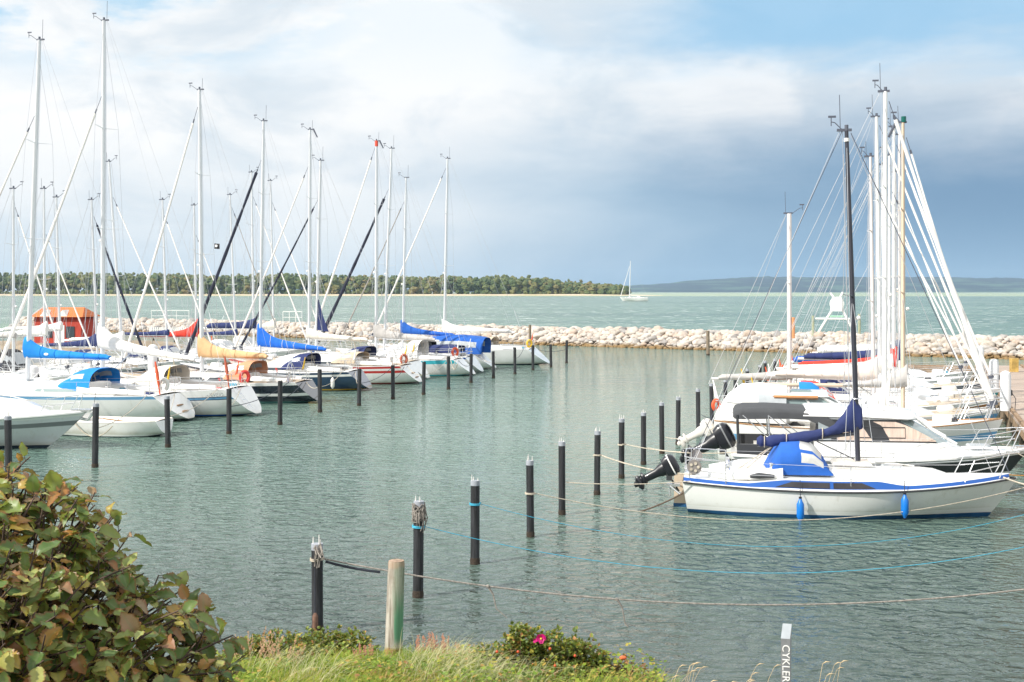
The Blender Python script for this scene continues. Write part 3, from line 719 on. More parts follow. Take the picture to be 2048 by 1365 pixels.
yacht('l4', 'black hulled yacht with tan sail cover and salmon orange sprayhood', GL, 640, 806, mb_=404, mtop=(399, 180), mr=.125,
      cov='tan', ct=1.25, cw=.30, ce=.26, bl=3.5, bz=2.05, furl=furlw, ff=.94, fr=.08, hood='orange', hh=.85, dk=teakd, st=((.88, 1., 3), (.3, .45, 3)), hm=[navyhull, antigr, antigr, swhite], top=0, wheel=1)
yacht('l5', 'dark blue hulled yacht with yellow waterline stripe and white tied bright blue boom cover', GL, 742, 781, mb_=520, mtop=(527, 243), mr=.105,
      cov='royal', ct=1.35, cw=.26, ce=.22, bl=3.9, bz=2.25, bt=-.05, furl=furlb, ff=.84, fr=.12, hood='navy', hh=.8, st=((.75, .88, 3),), hm=[navyhull2, antidk, antiye, swhite], top=3, ties=3, kt=.9)
yacht('l6', 'white yacht with double red hull stripes, spoked black wheel and cream boom cover', GL, 842, 768, mb_=618, mtop=(620, 260), mr=.105,
      cov='cream', ct=.75, cw=.28, ce=.2, bl=3.7, bz=2.5, bt=-.03, furl=furlw, ff=.84, fr=.07, hood='beige', hh=.6, dk=teakd, st=((.88, 1., 3), (.6, .75, 3)), hm=[gel, antired, antired, sred], top=2, wheel=1, steps=1)
yacht('l7', 'yacht with navy triangle of sail on its mast, hidden behind the red striped yacht', GL, 858, d=73.5, mb_=632, mtop=(641, 322), mr=.105,
      cov=None, bl=3., bz=2.3, furl=furlb, ff=.80, fr=.08, hood='navy', hh=.75, dk=teakd, st=((.75, .88, 3),), hm=[gel, antidk, gel, sblue], top=3)
yacht('l8', 'pale yacht with turquoise sheer stripe, red masthead band and light grey boom cover', GL, 950, 752, mb_=752, mtop=(753, 283), mr=.115, capband=mat('masthead_red', (.7, .08, .04), .4),
      cov='grey', ct=1.1, cw=.26, ce=.24, bl=4.0, bz=2.3, bt=-.04, furl=furlw, ff=.97, fr=.075, hood='white', hh=1.05, st=((.75, 1., 3),), hm=[gel, antigr, sturq, sturq], top=2, kt=1.1)
yacht('l9', 'yacht with slim leaning mast and black furled headsail, tucked behind the turquoise striped yacht', GL, 966, d=79.5, mb_=768, mtop=(783, 298), mr=.095,
      cov='navy', ct=.5, cw=.2, bl=3.3, bz=2.1, furl=furlb, ff=.80, fr=.13, hood='black', hh=.95, st=((.88, 1., 3),), hm=[gel, antidk, gel, sblue], top=3)
yacht('l10', 'small white yacht with blue boom cover and tall blue cockpit tent', GL, 992, 739, mb_=805, mtop=(812, 356), mr=.095,
      cov='blue', ct=1.0, cw=.24, ce=.2, bl=3.8, bz=2.35, bt=-.04, furl=furlg, ff=.86, fr=.055, hood=None, st=(), hm=[gel, antidk, gel], top=1, kt=1.2)
yacht('l11', 'white yacht with yellow lifebuoy and long white boom cover, farthest out on the left', GL, 1100, 730, mb_=888, mtop=(895, 318), mr=.11,
      cov='white', ct=1.0, cw=.26, ce=.22, bl=5.1, bz=2.3, furl=furlw, ff=.95, fr=.075, hood='beige', hh=.7, st=(), hm=[gel, antidk, antidk], top=3, kt=1.3)
r_, h_, X_, p_ = BOATS['l10']
hood(r_, FB['blue'], h_.L*.40, h_.L*.05, 1.15, 1.25, h_.fm+.1, 'cockpit_tent', kind='tent', wm=clear)
r_, h_, X_, p_ = BOATS['l7']                          # triangle of navy sail along the mast
mb = MB(); zt_ = 5.2-(600-CY)*73.5/F; zl_ = 5.2-(662-CY)*73.5/F
x_ = X_(2.5)
mb.loft([[(x_-.12, .05, zt_), (x_-.12, -.05, zt_), (x_-.16, 0, zt_-.02)], [(x_-.12, .09, (zt_+zl_)/2), (x_-.12, -.09, (zt_+zl_)/2), (x_-.42, 0, (zt_+zl_)/2-.05)], [(x_-.12, .13, zl_), (x_-.12, -.13, zl_), (x_-.80, 0, zl_-.12)]])
mb.build('mainsail', FB['navy'], r_, smooth=0)
# winches, boom tents and other small covers on deck
r_, h_, X_, p_ = BOATS['l9']
hood(r_, FB['navy'], h_.L*.30, h_.L*.12, 1.0, .5, h_.fm+.35, 'cockpit_cover', win=False, kind='tent')
# text on the second yacht's quarter
def text_on(root, s, size, m, loc, rot, name='hull_lettering'):
    cu = bpy.data.curves.new(name, 'FONT'); cu.body = s; cu.size = size; cu.extrude = .002; cu.align_x = 'CENTER'
    t = bpy.data.objects.new(name, cu); COL.objects.link(t)
    dg = bpy.context.evaluated_depsgraph_get(); me = bpy.data.meshes.new_from_object(t.evaluated_get(dg))
    bpy.data.objects.remove(t); me.materials.clear(); me.materials.append(m)
    o = bpy.data.objects.new(name, me); COL.objects.link(o); o.parent = root; o.location = loc; o.rotation_euler = rot
    return o
r_, h_, X_, p_ = BOATS['l3']
text_on(r_, 'SOLVEIG', .22, sgrey, (1.35, h_.hx(1.35)+.03, h_.zx(1.35)-.24), (radians(86), 0, radians(180)))

r_, h_, X_, p_ = BOATS['l4']
q_ = (X_(gz(484, 58))-.55, 0, gz(484, 58))
fl_ = MB().add([(q_[0], -.3, q_[2]), (q_[0]-.26, -.34, q_[2]-.02), (q_[0]-.28, -.3, q_[2]-.28), (q_[0], -.3, q_[2]-.26)], [(0, 1, 2, 3)]).build('flag', FB['black'], r_, smooth=0)
MB().ball((q_[0]-.13, -.34, q_[2]-.13), .07, 5, sc_=(1, .15, .9)).ball((q_[0]-.13, -.24, q_[2]-.13), .07, 5, sc_=(1, .15, .9)).build('flag_emblem', swhite, fl_)
r_, h_, X_, p_ = BOATS['l2']
MB().ball((X_(2.5)-.95, .17, 2.60), .09, 6, sc_=(1.2, .25, .6)).build('cover_emblem', swhite, r_)

# ------------------------------------------------------------ far side of the left pier, bows towards us to the right
GB = 'yachts on the far side of the left pier'
def fyacht(key, label, mb_, d, top, **p):
    H_ = gz(top[1], d); L = p.pop('L', max(7.5, min(10.5, H_*.76))); a = radians(-14)
    xm = gx(mb_, d); sx = xm-.57*L*cos(a); sy = d-.57*L*sin(a)
    p.setdefault('furl', furlw); p.setdefault('mr', .085)
    return yacht(key, label, GB, CX+sx*F/sy, d=sy, mb_=mb_, mtop=top, head=-14, L=L, tr=p.pop('tr', 'rev'), **p)
fyacht('f1', 'small yacht at the left frame edge behind the pier, grey rolled boom cover', 27, 62, (27, 378), cov='grey', ct=.25, bz=2.9, bl=3.4, ff=.9, fr=.05, hood='navy', st=((.75, .88, 3),), hm=[gel, antidk, gel, sblue])
fyacht('f2', 'yacht with big black cockpit hood behind the blue covered boom', 90, 65, (88, 378), cov='white', ct=.8, bl=3.3, bz=2.9, ff=.75, fr=.05, hood='black', hh=1.25, nsp=1)
fyacht('f3', 'yacht with white boom cover and pale sprayhood in front of the red hut', 121, 67.5, (113, 395), cov='white', ct=.5, bl=3.6, bz=3.1, ff=.95, furl=None, hood='cream', hh=1.1, dk=teakd)
fyacht('f4', 'yacht with navy boom cover and black furled headsail beside the tallest mast', 196, 70, (183, 400), cov='navy', ct=1.0, bl=3.6, bz=2.1, furl=furlb, fr=.085, ff=.9, hood='white', hh=.9, dk=teakd, st=((.6, .88, 3),), hm=[gel, antidk, gel, navyhull2])
fyacht('f5', 'yacht with the tallest mast of the far side, leaning left, white furled headsail', 246, 73.5, (218, 323), cov='white', ct=.6, bl=3.6, bz=2.3, ff=.82, fr=.06, hood='navy', st=((.6, .75, 3),), hm=[gel, antidk, sred, sred], mr=.1)
fyacht('f6', 'small yacht with plain slender mast and bright furled headsail between white and tan sail covers', 335, 77, (325, 400), cov='navy', ct=.35, bl=3.2, bz=2.5, ff=.9, fr=.06, hood='navy', st=((.3, .6, 3),), hm=[gel, antidk, sblue, sblue])
fyacht('f7', 'yacht with bright red sail cover just left of the tan covered mast', 394, 81, (388, 411), cov='red', ct=1.3, cw=.26, bl=4.2, bz=2.25, ff=.8, fr=.05, hood='navy', dk=teakd)
fyacht('f8', 'yacht with thin mast seen through the tan boom gap and navy deck cover', 472, 86, (460, 390), cov='navy', ct=.4, bl=3.4, bz=2.2, ff=.92, furl=furlg, fr=.04, hood='navy')
fyacht('f9', 'yacht with thick navy boom cover in front of the breakwater stones', 508, 88, (503, 345), cov='navy', ct=.75, cw=.34, ce=.36, bl=3.7, bz=2.6, ff=.86, fr=.06, hood='white', mr=.1)
fyacht('f10', 'yacht with white boom cover behind the bright blue cover, orange fender on its mast', 548, 91, (541, 362), cov='cream', ct=.8, cw=.3, bl=3.4, bz=2.5, ff=.87, fr=.06, hood='cream', hh=.9)

# ------------------------------------------------------------ low hull and motor yacht at the near left
d1 = dw(873); a = radians(166)
root = thing('keelboat', (gx(335, d1), d1, 0), a, label='low white open keelboat without mast between the near left piles', cat='sailing boat', group=GL)
h1 = Hull(6.6, 2.0, .58, .50, .62, 'rev', .62, 1.1, .12); h1.mesh([gel, antidk, gel], (), root)
h1.deck(gel2, root, (1.0, 3.4, .5, .3), mck=deckm)
for s_ in (1, -1): MB().tube(h1.edge(.15, 6.5, .02, .02, s_), .025, 5).build('rubbing_strake', gel2, root)
cabin(root, h1, 3.4, 5.4, .22, .16, .5)
text_on(root, 'WINNER', .24, sgrey, (4.75, h1.surf(4.75, .37)+.035, .33), (radians(84), 0, radians(176)))
MB().tube([(1.4, .2, .5), (2.6, .3, .62)], .025, 6).build('tiller', teak, root)
for x_ in (2.2, 5.9): MB().tube([(x_, .6, .56), (x_+.02, .6, .62), (x_+.2, .6, .62), (x_+.22, .6, .56)], .02, 5).build('cleat', steel, root)
BOATS['b1'] = (root, h1, None, {})

d0 = 41.5; a = radians(-9); xb_ = gx(158, 40.6)
Lm = 9.4; root = thing('motor_yacht', (xb_-Lm*cos(a), d0-Lm*sin(a)-.2, 0), a, label='grey hulled motor yacht with bow pointing right, cut by the left frame edge', cat='motor boat')
h0 = Hull(Lm, 3.0, 1.0, 1.0, 1.22, 'vert', .85, 1.9); h0.mesh([greyhull, antidk, antidk, sgrey, gel], ((.6, .75, 3), (.88, 1., 4)), root)
h0.deck(gel, root, (.5, 3.2, 1.0, .5))
for s_ in (1, -1): MB().tube(h0.edge(.1, Lm-.05, .0, -.02, s_), .05, 6).build('rubbing_strake', gel, root)
cabin(root, h0, 2.2, 8.0, .95, .35, .72, wins=((2.6, 5.4, .3, .8),))
rails(root, h0, dict(push=0), .55)
MB().box((Lm-.15, 0, 1.27), (.7, .28, .07)).build('anchor_roller', steel, root)
MB().tube([(Lm+.25, 0, 1.2), (Lm+.05, 0, .95), (Lm-.2, 0, 1.0)], .05, 6).build('anchor', steel, root)
for s_ in (1, -1): MB().tube([(7.6, s_*.5, 1.25), (7.62, s_*.5, 1.33), (7.9, s_*.5, 1.33), (7.92, s_*.5, 1.25)], .025, 5).build('cleat', steel, root)
BOATS['m0'] = (root, h0, None, {})

# ------------------------------------------------------------ near right: white cruiser with blue band
GR = 'boats moored bow in along the right pier'
ds = 30.05; a = radians(-9.5)
root, hl = None, None
X0 = gx(1367, ds)
root = thing('sailing_boat', (X0, ds, 0), a, label='white sailing boat with blue side band, navy sail cover and black mast', cat='sailing boat', group=GR)
hl = Hull(7.62, 2.55, .76, .66, .92, 'vert', .74, .95); p = {}
hl.xs = lambda w_: .14*(1-w_)
hl.mesh([gel, anti, anti, swhite, swhite], ((.0, .15, 3),), root)
for s_ in (1, -1):
    MB().tube(hl.edge(.02, 7.57, -.01, -.015, s_, 40), .022, 6).build('rubbing_strake', schar, root)
# blue sheer band with the two dark windows
def bandh(x): 
    k = max(0, min(1, (x-1.5)/.8))*max(0, min(1, (5.0-x)/.6)); return .09+.12*k
rings_all = []
for s_ in (1, -1):
    for (lo, hi, m_, nm) in ((0., .18, swhite, 'gunwale'), (.18, 1., sblue, 'side_band')):
        vs = []; n = 60
        for i in range(n+1):
            x = .03+(7.42-.03)*i/n; h_ = bandh(x); ins = .02
            for f in (lo, hi): vs.append((x, s_*(hl.hx(x)-.01-f*(.05+h_*.25)), hl.zx(x)+.012+f*h_))
        fs = [(2*i, 2*i+2, 2*i+3, 2*i+1) for i in range(n)]
        if s_ > 0: fs = [f[::-1] for f in fs]
        MB().add(vs, fs).build(nm, m_, root)
    for (x0, x1, c0, c1) in ((2.1, 3.32, .38, 0), (3.4, 4.33, 0, .3)):
        vs = []
        for i in range(9):
            k = i/8; 
            for f in (.28, .86):
                x = x0+(x1-x0)*k
                if f > .5: x = x0+c0+(x1-c1-x0-c0)*k
                h_ = bandh(x); vs.append((x, s_*(hl.hx(x)-.01-f*(.05+h_*.25)+.012), hl.zx(x)+.012+f*h_+.002))
        fs = [(2*i, 2*i+2, 2*i+3, 2*i+1) for i in range(8)]
        if s_ > 0: fs = [f[::-1] for f in fs]
        MB().add(vs, fs).build('window', mat('tinted_window', (.035, .032, .035), .15, var=.3), root)
# deck at the top of the band
rings = []
for i in range(41):
    x = .03+(7.47-.03)*i/40; h_ = bandh(x); b = hl.hx(x)-.01-(.05+h_*.25); r = []
    for j in range(13):
        q = -1+2*j/12; z = hl.zx(x)+.012+h_+.07*(1-q*q)*min(1, b)
        if .35 < x < 2.3 and abs(q) < .66: z -= .5
        r.append((x, q*b, z))
    rings.append(r)
MB().loft(rings, False, False).build('deck', gel, root, smooth=30)
c_ = cabin(root, hl, 2.3, 6.4, .42, .28, .66)
MB().box((3.9, 0, .95+.24), (.9, .75, .06), taper=.92).build('hatch', gel2, c_)
for s_ in (1, -1):                                   # oval openings in the cockpit coaming
    mb = MB(); mb.tube([(.6, s_*(hl.hx(.6)-.3), .86), (1.4, s_*(hl.hx(1.4)-.33), .95), (2.3, s_*(hl.hx(2.3)-.36), .98)], [.09, .14, .15], 8)
    mb.build('cockpit_coaming', gel, root)
    MB().tube([(1.55, s_*(hl.hx(1.5)-.19), .93), (1.75, s_*(hl.hx(1.5)-.19), .95), (2.1, s_*(hl.hx(1.9)-.19), .95)], [.04, .075, .04], 8).build('rope_locker', schar, root)
    winch(root, 2.05, s_*(hl.hx(2)-.4), 1.08); winch(root, 1.05, s_*(hl.hx(1)-.42), 1.0)
mm = blackm
p.update(vane=-.7, mx=gx(1720, 29.4)-X0-.0, mh=gz(262, 29.4), mz=1.16, rake=.26, mr=.088, mm=mm, wm=wire, wr=.006, nsp=1, spl=.75, ff=.985, fsx=.55, bl=0, top=3, split=1, baby=1)
p['mx'] = (gx(1720, 29.2)-X0)/cos(a)
Xf = rig(root, hl, p)
MB().tube([(Xf(8.75), 0, 8.72), (Xf(8.8), 0, 8.8)], .093, 12, sq=.72).build('mast_band', swhite, root)
for q, w_ in ((.62, wiredk), (.9, wiredk)):           # dark stays aft and forward
    pass
MB().tube([(Xf(p['mh'])-.1, 0, p['mh']), (.1, .5, .9)], .009, 5).build('backstay', wiredk, root)
MB().tube([(Xf(p['mh'])+.1, 0, p['mh']-.05), (7.45, 0, 1.0)], .010, 5).build('forestay', wiredk, root)
# sail cover: tall bunch round the mast, then drooping sausage along the boom
bx = Xf(2.2); prof = [(.12, 2.62, 2.74, .07), (.13, 2.2, 2.72, .14), (.08, 1.97, 2.68, .20), (-.2, 1.90, 2.42, .22), (-.45, 1.83, 2.12, .2), (-.62, 1.80, 1.98, .16), (-.78, 1.72, 1.92, .13), (-1.1, 1.62, 1.90, .16), (-1.4, 1.6, 1.86, .16), (-1.62, 1.62, 1.80, .1), (-1.8, 1.56, 1.82, .15), (-2.05, 1.5, 1.78, .16), (-2.2, 1.52, 1.72, .1), (-2.35, 1.5, 1.76, .14), (-2.42, 1.56, 1.7, .08)]
prof = [(.14, 2.1, 2.2, .05), (.13, 1.95, 2.45, .12)]+[(-.02, 1.91, 2.70, .15), (-.10, 1.90, 2.66, .19), (-.3, 1.86, 2.32, .2), (-.5, 1.82, 2.06, .18), (-.72, 1.76, 1.95, .11), (-.80, 1.72, 1.95, .13), (-1.1, 1.62, 1.90, .17), (-1.4, 1.60, 1.86, .16), (-1.60, 1.62, 1.80, .1), (-1.68, 1.58, 1.82, .13), (-1.95, 1.5, 1.78, .16), (-2.10, 1.52, 1.72, .09), (-2.2, 1.5, 1.78, .13), (-2.3, 1.56, 1.7, .07)]
# resample smoothly
rs = []
for i in range(len(prof)-1):
    for k in range(4): rs.append([prof[i][q]+(prof[i+1][q]-prof[i][q])*k/4 for q in range(4)])
rs.append(list(prof[-1])); rings = []
for i, (dx, z0, z1, wd) in enumerate(rs):
    rings.append([(bx+dx, wd*.8*cos(t)*(1+.14*noise.noise(Vector((dx*4, cos(t)*2, sin(t)*2)))+.06*sin(dx*22+4*sin(t))), (z0+z1)/2+(z1-z0)/2*sin(t)*(1+.05*sin(dx*17+t*2))) for t in [2*pi*j/18 for j in range(18)]])
cv = MB().loft(rings).build('sail_cover', FB['navy'], root, smooth=80)
for dx, z0, z1, wd in ((-.78, 1.69, 1.97, .155), (-1.61, 1.59, 1.84, .14), (-2.12, 1.49, 1.75, .13)):
    MB().tube([(bx+dx, wd*.8*cos(t*pi/8), (z0+z1)/2+(z1-z0)/2*sin(t*pi/8)) for t in range(17)], .012, 5).build('tie', ropew, cv)
MB().tube([(bx+.12*cos(t*pi/6), .12*sin(t*pi/6), 2.68) for t in range(13)], .014, 5).build('ring', steel, cv)
bm_ = MB().tube([(bx, 0, 1.86), (bx-2.3, 0, 1.54)], .045, 8).build('boom', mm, root)
MB().tube([(bx-1.9, 0, 1.55), (1.3, .12, .95)], .014, 5).tube([(bx-1.9, 0, 1.55), (1.45, -.05, .95)], .014, 5).build('mainsheet', ropew, root)
MB().tube([(bx-.9, 0, 1.65), (bx-.05, 0, 1.25)], .014, 5).build('kicking_strap', roped, root)
# closed blue sprayhood, window panel on its forward slope
rings = []; fr_x = 3.5
pf = [(1.92, .02, .92), (2.05, .30, .93), (2.26, .66, .9), (2.7, .70, .86), (2.98, .64, .84), (3.2, .40, .84), (3.42, .02, .84)]
for (x, h_, w_) in pf:
    rings.append([(x+.02*sin(j), w_*spow(cos(pi*j/16), .6), .97+h_*(sin(pi*j/16)**.55 if 0 < j < 16 else 0)) for j in range(17)])
MB().loft(rings, False, False, mats=lambda i, j: 1 if (i in (3, 4) and j in (1, 2, 4, 5, 6, 7, 8, 9, 10, 11, 13, 14)) else 0).build('sprayhood', [FB['blue'], mat('hood_window', (.52, .52, .50), .25, var=.2)], root, smooth=60)
rails(root, hl, p, .56)
# reel on the pushpit, rudder, outboard motor
MB().tube([(.28, .98, 1.12), (.28, .92, 1.12)], .16, 16).build('rope_reel', mat('reel_grey', (.22, .20, .19), .6), root)
mb = MB()
for k in range(5): mb.tube([(.28+.09*cos(k*1.257), -1.0+.02, 1.12+.09*sin(k*1.257)), (.28+.09*cos(k*1.257), -1.03, 1.12+.09*sin(k*1.257))], .035, 8)
MB().tube([(.28, -1.01, 1.12), (.28, -.94, 1.12)], .17, 18).build('rope_reel', mat('reel_grey', (.22, .20, .19), .6), root)
mb.build('reel_spoke', ropew, root)
MB().box((-.08, .12, .3), (.30, .05, 1.0)).build('rudder', mat('rudder_cream', (.62, .50, .38), .5, var=.1), root)
MB().box((-.08, .12, -.12), (.33, .06, .42)).build('rudder_blade', anti, root)
def outboard(parent, x, y, z, s=1., tilt=70., m=blackgloss, col=swhite):
    """engine tilted up: cowling near the transom, leg pointing aft"""
    t = radians(tilt); o = MB()
    def T(u, v, w_): return (x-(u*sin(t)+w_*cos(t)*0)*s-v*cos(t)*s*0-.0+(-w_*cos(t))*s, y+v*s, z+(w_*sin(t)-u*cos(t))*s)
    rings = []
    for k, (w_, a_, b_) in enumerate(((-.05, .12, .10), (.0, .2, .16), (.15, .25, .19), (.34, .25, .19), (.46, .2, .15), (.5, .1, .08))):
        rings.append([(T(a_*spow(cos(q*pi/8), .7)-.02, b_*spow(sin(q*pi/8), .7), w_)) for q in range(16)])
    return rings
def motor(parent, x, y, z, s=1., up=True, m=blackgloss, stripe=swhite):
    # local frame of the engine: q along the shaft (cowling +), r fore and aft
    t = radians(62 if up else 0)
    def T(q, r, w_): return (x+s*(r*cos(t)+q*sin(t)), y+w_*s, z+s*(-r*sin(t)+q*cos(t))) if up else (x+s*r, y+w_*s, z+s*q)
    root_ = None
    rings = []
    for (q, a0, a1, b_) in ((.0, -.17, .12, .11), (.02, -.30, .20, .17), (.16, -.37, .25, .19), (.30, -.36, .25, .19), (.38, -.30, .20, .16), (.41, -.20, .10, .09)):
        c0 = (a0+a1)/2; hw = (a1-a0)/2
        rings.append([T(q, c0+hw*spow(cos(k*pi/9), .55), b_*spow(sin(k*pi/9), .6)) for k in range(18)])
    o = MB().loft(rings).build('outboard_motor', m, parent, smooth=50)
    MB().loft([[T(q+dq, c_+ww*spow(cos(k*pi/9), .55), bb*spow(sin(k*pi/9), .6)) for k in range(18)] for q, dq, c_, ww, bb in ((.215, 0, -.058, .318, .196), (.25, 0, -.058, .318, .196))]).build('stripe', stripe, o)
    MB().loft([[T(q, r0+aa*cos(k*pi/5), bb*sin(k*pi/5)) for k in range(10)] for q, r0, aa, bb in ((.02, -.04, .20, .12), (-.12, -.05, .17, .10), (-.25, -.04, .125, .08), (-.58, -.04, .11, .065), (-.62, -.06, .19, .11), (-.66, -.06, .19, .11), (-.70, -.05, .11, .06), (-.9, -.02, .09, .035), (-.98, .0, .06, .015))]).build('leg', m, o)
    MB().tube([T(-.8, -.22, 0), T(-.8, -.15, 0), T(-.8, .12, 0), T(-.8, .2, 0)], [.03*s, .085*s, .09*s, .03*s], 10).build('gearcase', m, o)
    mb = MB()
    for k in range(3):
        a_ = k*2.09; mb.add([T(-.8+.03*cos(a_), -.17, .03*sin(a_)), T(-.8+.15*cos(a_-.35), -.19, .15*sin(a_-.35)), T(-.8+.16*cos(a_+.3), -.15, .16*sin(a_+.3))], [(0, 1, 2)])
    mb.build('propeller', m, o, smooth=0)
    MB().tube([T(.02, .2, .05), T(.05, .45, .06), T(.06, .7, .07)], [.03*s, .022*s, .028*s], 7).build('tiller_handle', rubber, o)
    MB().box((x+.12*s, y, z-.12*s), (.16*s, .26*s, .3*s)).build('bracket', schar, o)
    return o
motor(root, -.42, -.45, .95, .84)
MB().box((-.22, -.45, .62), (.3, .28, .06)).tube([(-.05, -.58, .4), (-.3, -.58, .6)], .02, 5).tube([(-.05, -.3, .4), (-.3, -.3, .6)], .02, 5).tube([(-.3, -.45, .35), (-.3, -.45, .65)], .03, 5).build('motor_mount', steel, root)
BOATS['r1'] = (root, hl, Xf, p)

# ------------------------------------------------------------ motor cruiser with charcoal canopy
d2 = 33.4; a = radians(-10); px_m = F/33.
X0 = gx(1462, d2)
root = thing('motor_cruiser', (X0, d2, 0), a, label='white motor cruiser with charcoal canopy, curtained wheelhouse windows and dark hull band', cat='motor boat', group=GR)
hc = Hull(7.5, 2.75, .98, .93, 1.16, 'vert', .88, 1.25); hc.mesh([gel, antidk, schar, schar], ((.45, .88, 3),), root)
hc.deck(gel, root, (.3, 2.0, 1.05, .45))
for s_ in (1, -1):
    MB().tube(hc.edge(.05, 7.4, .0, -.02, s_), .045, 6).build('rubbing_strake', gel, root)
    MB().box((1.1, s_*1.2, 1.12), (1.9, .08, .3)).build('cockpit_side', schar, root)
def lev(z, xa, xf, wa, wf_, n=6):
    pts = []
    q = [(xa, wa), ((xa+xf)/2, (wa+wf_)/2+.05), (xf-.35, wf_), (xf-.05, wf_*.6), (xf, 0)]
    L_ = [(x, y, z) for x, y in q]; R_ = [(x, -y, z) for x, y in q[:-1]][::-1]
    return L_+R_
lo_ = [lev(.98, 2.1, 6.3, 1.08, .86), lev(1.32, 2.1, 5.55, 1.08, .92), lev(1.36, 2.1, 5.5, 1.07, .92), lev(1.92, 2.15, 4.55, .98, .86), lev(1.97, 1.95, 4.6, 1.0, .88)]
house = MB().loft(lo_, True, True, mats=lambda i, j: {0: 0, 1: 0, 2: (2 if j in (2, 3, 4, 5) else 1), 3: 0}.get(i, 0)).build('wheelhouse', [gel, schar, glassg], root, smooth=30)
rings = []
for z, g in ((1.97, 0.), (2.0, .05), (2.10, .0), (2.17, -.18), (2.2, -.5)):
    rings.append([(x*1. + (g*.6 if x > 3 else -g*.6), y*(1+g*.7), z+(.07*min(1, max(0, (4.8-x)/1.5))-.07)) for x, y, _ in lev(z, 1.85, 4.75, 1.02, .9)])
MB().loft(rings).build('roof', gel, root, smooth=50)
MB().tube([(2.3, -.85, 2.16), (3.9, -.8, 2.16)], .02, 5).tube([(2.3, .85, 2.16), (3.9, .8, 2.16)], .02, 5).build('handrail', steel, root)
cm_ = mat('curtain', (.60, .47, .39), .85, var=.22, vs=1.2, stretch=(9, 1, 1))
cmd = mat('curtain_dark', (.30, .34, .35), .3, var=.2)
for s_ in (1, -1):
    def wy(x, z):
        f = (z-1.36)/(.56); xf = 5.5-.95*f; y0 = 1.07-(1.07-.92)*max(0, (x-2.1)/(xf-2.45)); return s_*(y0*(1-.07*f)+.05)
    for (x0, x1, b0, b1, m_, nm) in ((2.2, 2.52, 0, 0, cmd, 'window'), (2.66, 5.1, 0, 1.0, cm_, 'curtained_window')):
        vs = []; n = 10; fsl = []
        for i in range(n+1):
            x = x0+(x1-x0)*i/n
            if b1:
                zt2 = 1.88 if x < 4.1 else 1.88-.46*((x-4.1)/(x1-4.1))**1.3
            else: zt2 = 1.88
            for z in (1.40, zt2): vs.append((x, wy(x, z), z))
        fs = [(2*i, 2*i+2, 2*i+3, 2*i+1) for i in range(n)]
        if s_ > 0: fs = [f[::-1] for f in fs]
        wn = MB().add(vs, fs).build(nm, m_, house)
    MB().tube([(3.15, wy(3.15, 1.48)+s_*.01, 1.48), (4.35, wy(4.35, 1.48)+s_*.01, 1.48), (4.35, wy(4.35, 1.74)+s_*.01, 1.74), (3.15, wy(3.15, 1.74)+s_*.01, 1.74), (3.15, wy(3.15, 1.48)+s_*.01, 1.48)], .012, 4).build('window_frame', schar, house)
    MB().tube([(5.62, s_*.86, 1.34), (5.05, s_*.88, 1.66), (4.62, s_*.9, 2.02)], .035, 6).build('windscreen_frame', gel, house)
# canopy over the cockpit
rings = []
for x, zt, h_ in ((.05, 1.98, .03), (.1, 2.1, .2), (.3, 2.17, .28), (.9, 2.18, .27), (1.5, 2.16, .24), (1.95, 2.14, .24), (2.35, 2.10, .38), (2.62, 1.9, .3)):
    rings.append([(x, 1.05*spow(cos(pi*j/16), .25), zt-h_+h_*(sin(pi*j/16)**.35 if 0 < j < 16 else 0)) for j in range(17)])
MB().loft(rings, False, False).build('canopy', FB['char'], root, smooth=70)
for s_ in (1, -1):
    MB().tube([(.2, s_*1.05, 1.0), (.16, s_*1.04, 2.0)], .035, 6).build('canopy_post', schar, root)
    MB().tube([(1.0, s_*1.1, 1.05), (.95, s_*1.04, 2.0)], .02, 6).tube([(.95, s_*1.04, 2.0), (2.1, s_*1.1, 1.1)], .015, 5).tube([(.3, s_*1.04, 2.0), (1.3, s_*1.1, 1.1)], .015, 5).build('canopy_frame', steel, root)
MB().box((.8, .0, .9), (.5, 1.6, .5), taper=.8).build('seat', gel2, root)
MB().box((1.75, -.45, 1.05), (.4, .5, .7), taper=.8).build('seat', schar, root)
rails(root, hc, dict(push=0), .5)
MB().box((6.3, 0, 1.22), (.55, .5, .05), taper=.9).build('hatch', clear, root)
MB().box((7.5, 0, 1.2), (.6, .22, .06)).build('anchor_roller', steel, root)
motor(root, -.35, .1, 1.15, 1.15, True, blackgloss, sgrey)
BOATS['r2'] = (root, hc, None, {})

# ------------------------------------------------------------ motor sailer with white cockpit tent and wooden windscreen frame
def ryacht(key, label, d, sp, mb_, mt, **p):
    return yacht(key, label, GR, sp, d=d, mb_=mb_, mtop=mt, head=-13, vane=-.6, **p)
ryacht('r3', 'white motor sailer with white cockpit tent and wooden wheelhouse trim', 38, 1432, 1769, (1771, 184), L=8.2, tr='vert', fs=1.35, fm=1.2, fb=1.5, ws=.8, mr=.108, mm=whitem, top=3,
       cov=None, bl=0, furl=furlw, fr=.095, ff=.97, fsx=.12, wins=(), ch=.45, hm=[gel, antidk, gel, slblue], st=((.6, .75, 3),), rail=teak)
r_, h_, X_, p_ = BOATS['r3']
MB().loft([[(x, wd*spow(cos(pi*j/14), .4), zz+hh*(sin(pi*j/14)**.5 if 0 < j < 14 else 0)) for j in range(15)] for x, wd, zz, hh in ((.05, 1.0, 1.38, .25), (.35, 1.02, 1.38, .7), (.75, 1.05, 1.36, 1.02), (1.3, 1.08, 1.34, 1.08), (2.1, 1.08, 1.32, 1.02))], False, False, mats=lambda i, j: 1 if (i == 3 and j in (1, 2, 11, 12)) else 0).build('cockpit_tent', [FB['white'], clear], r_, smooth=60)
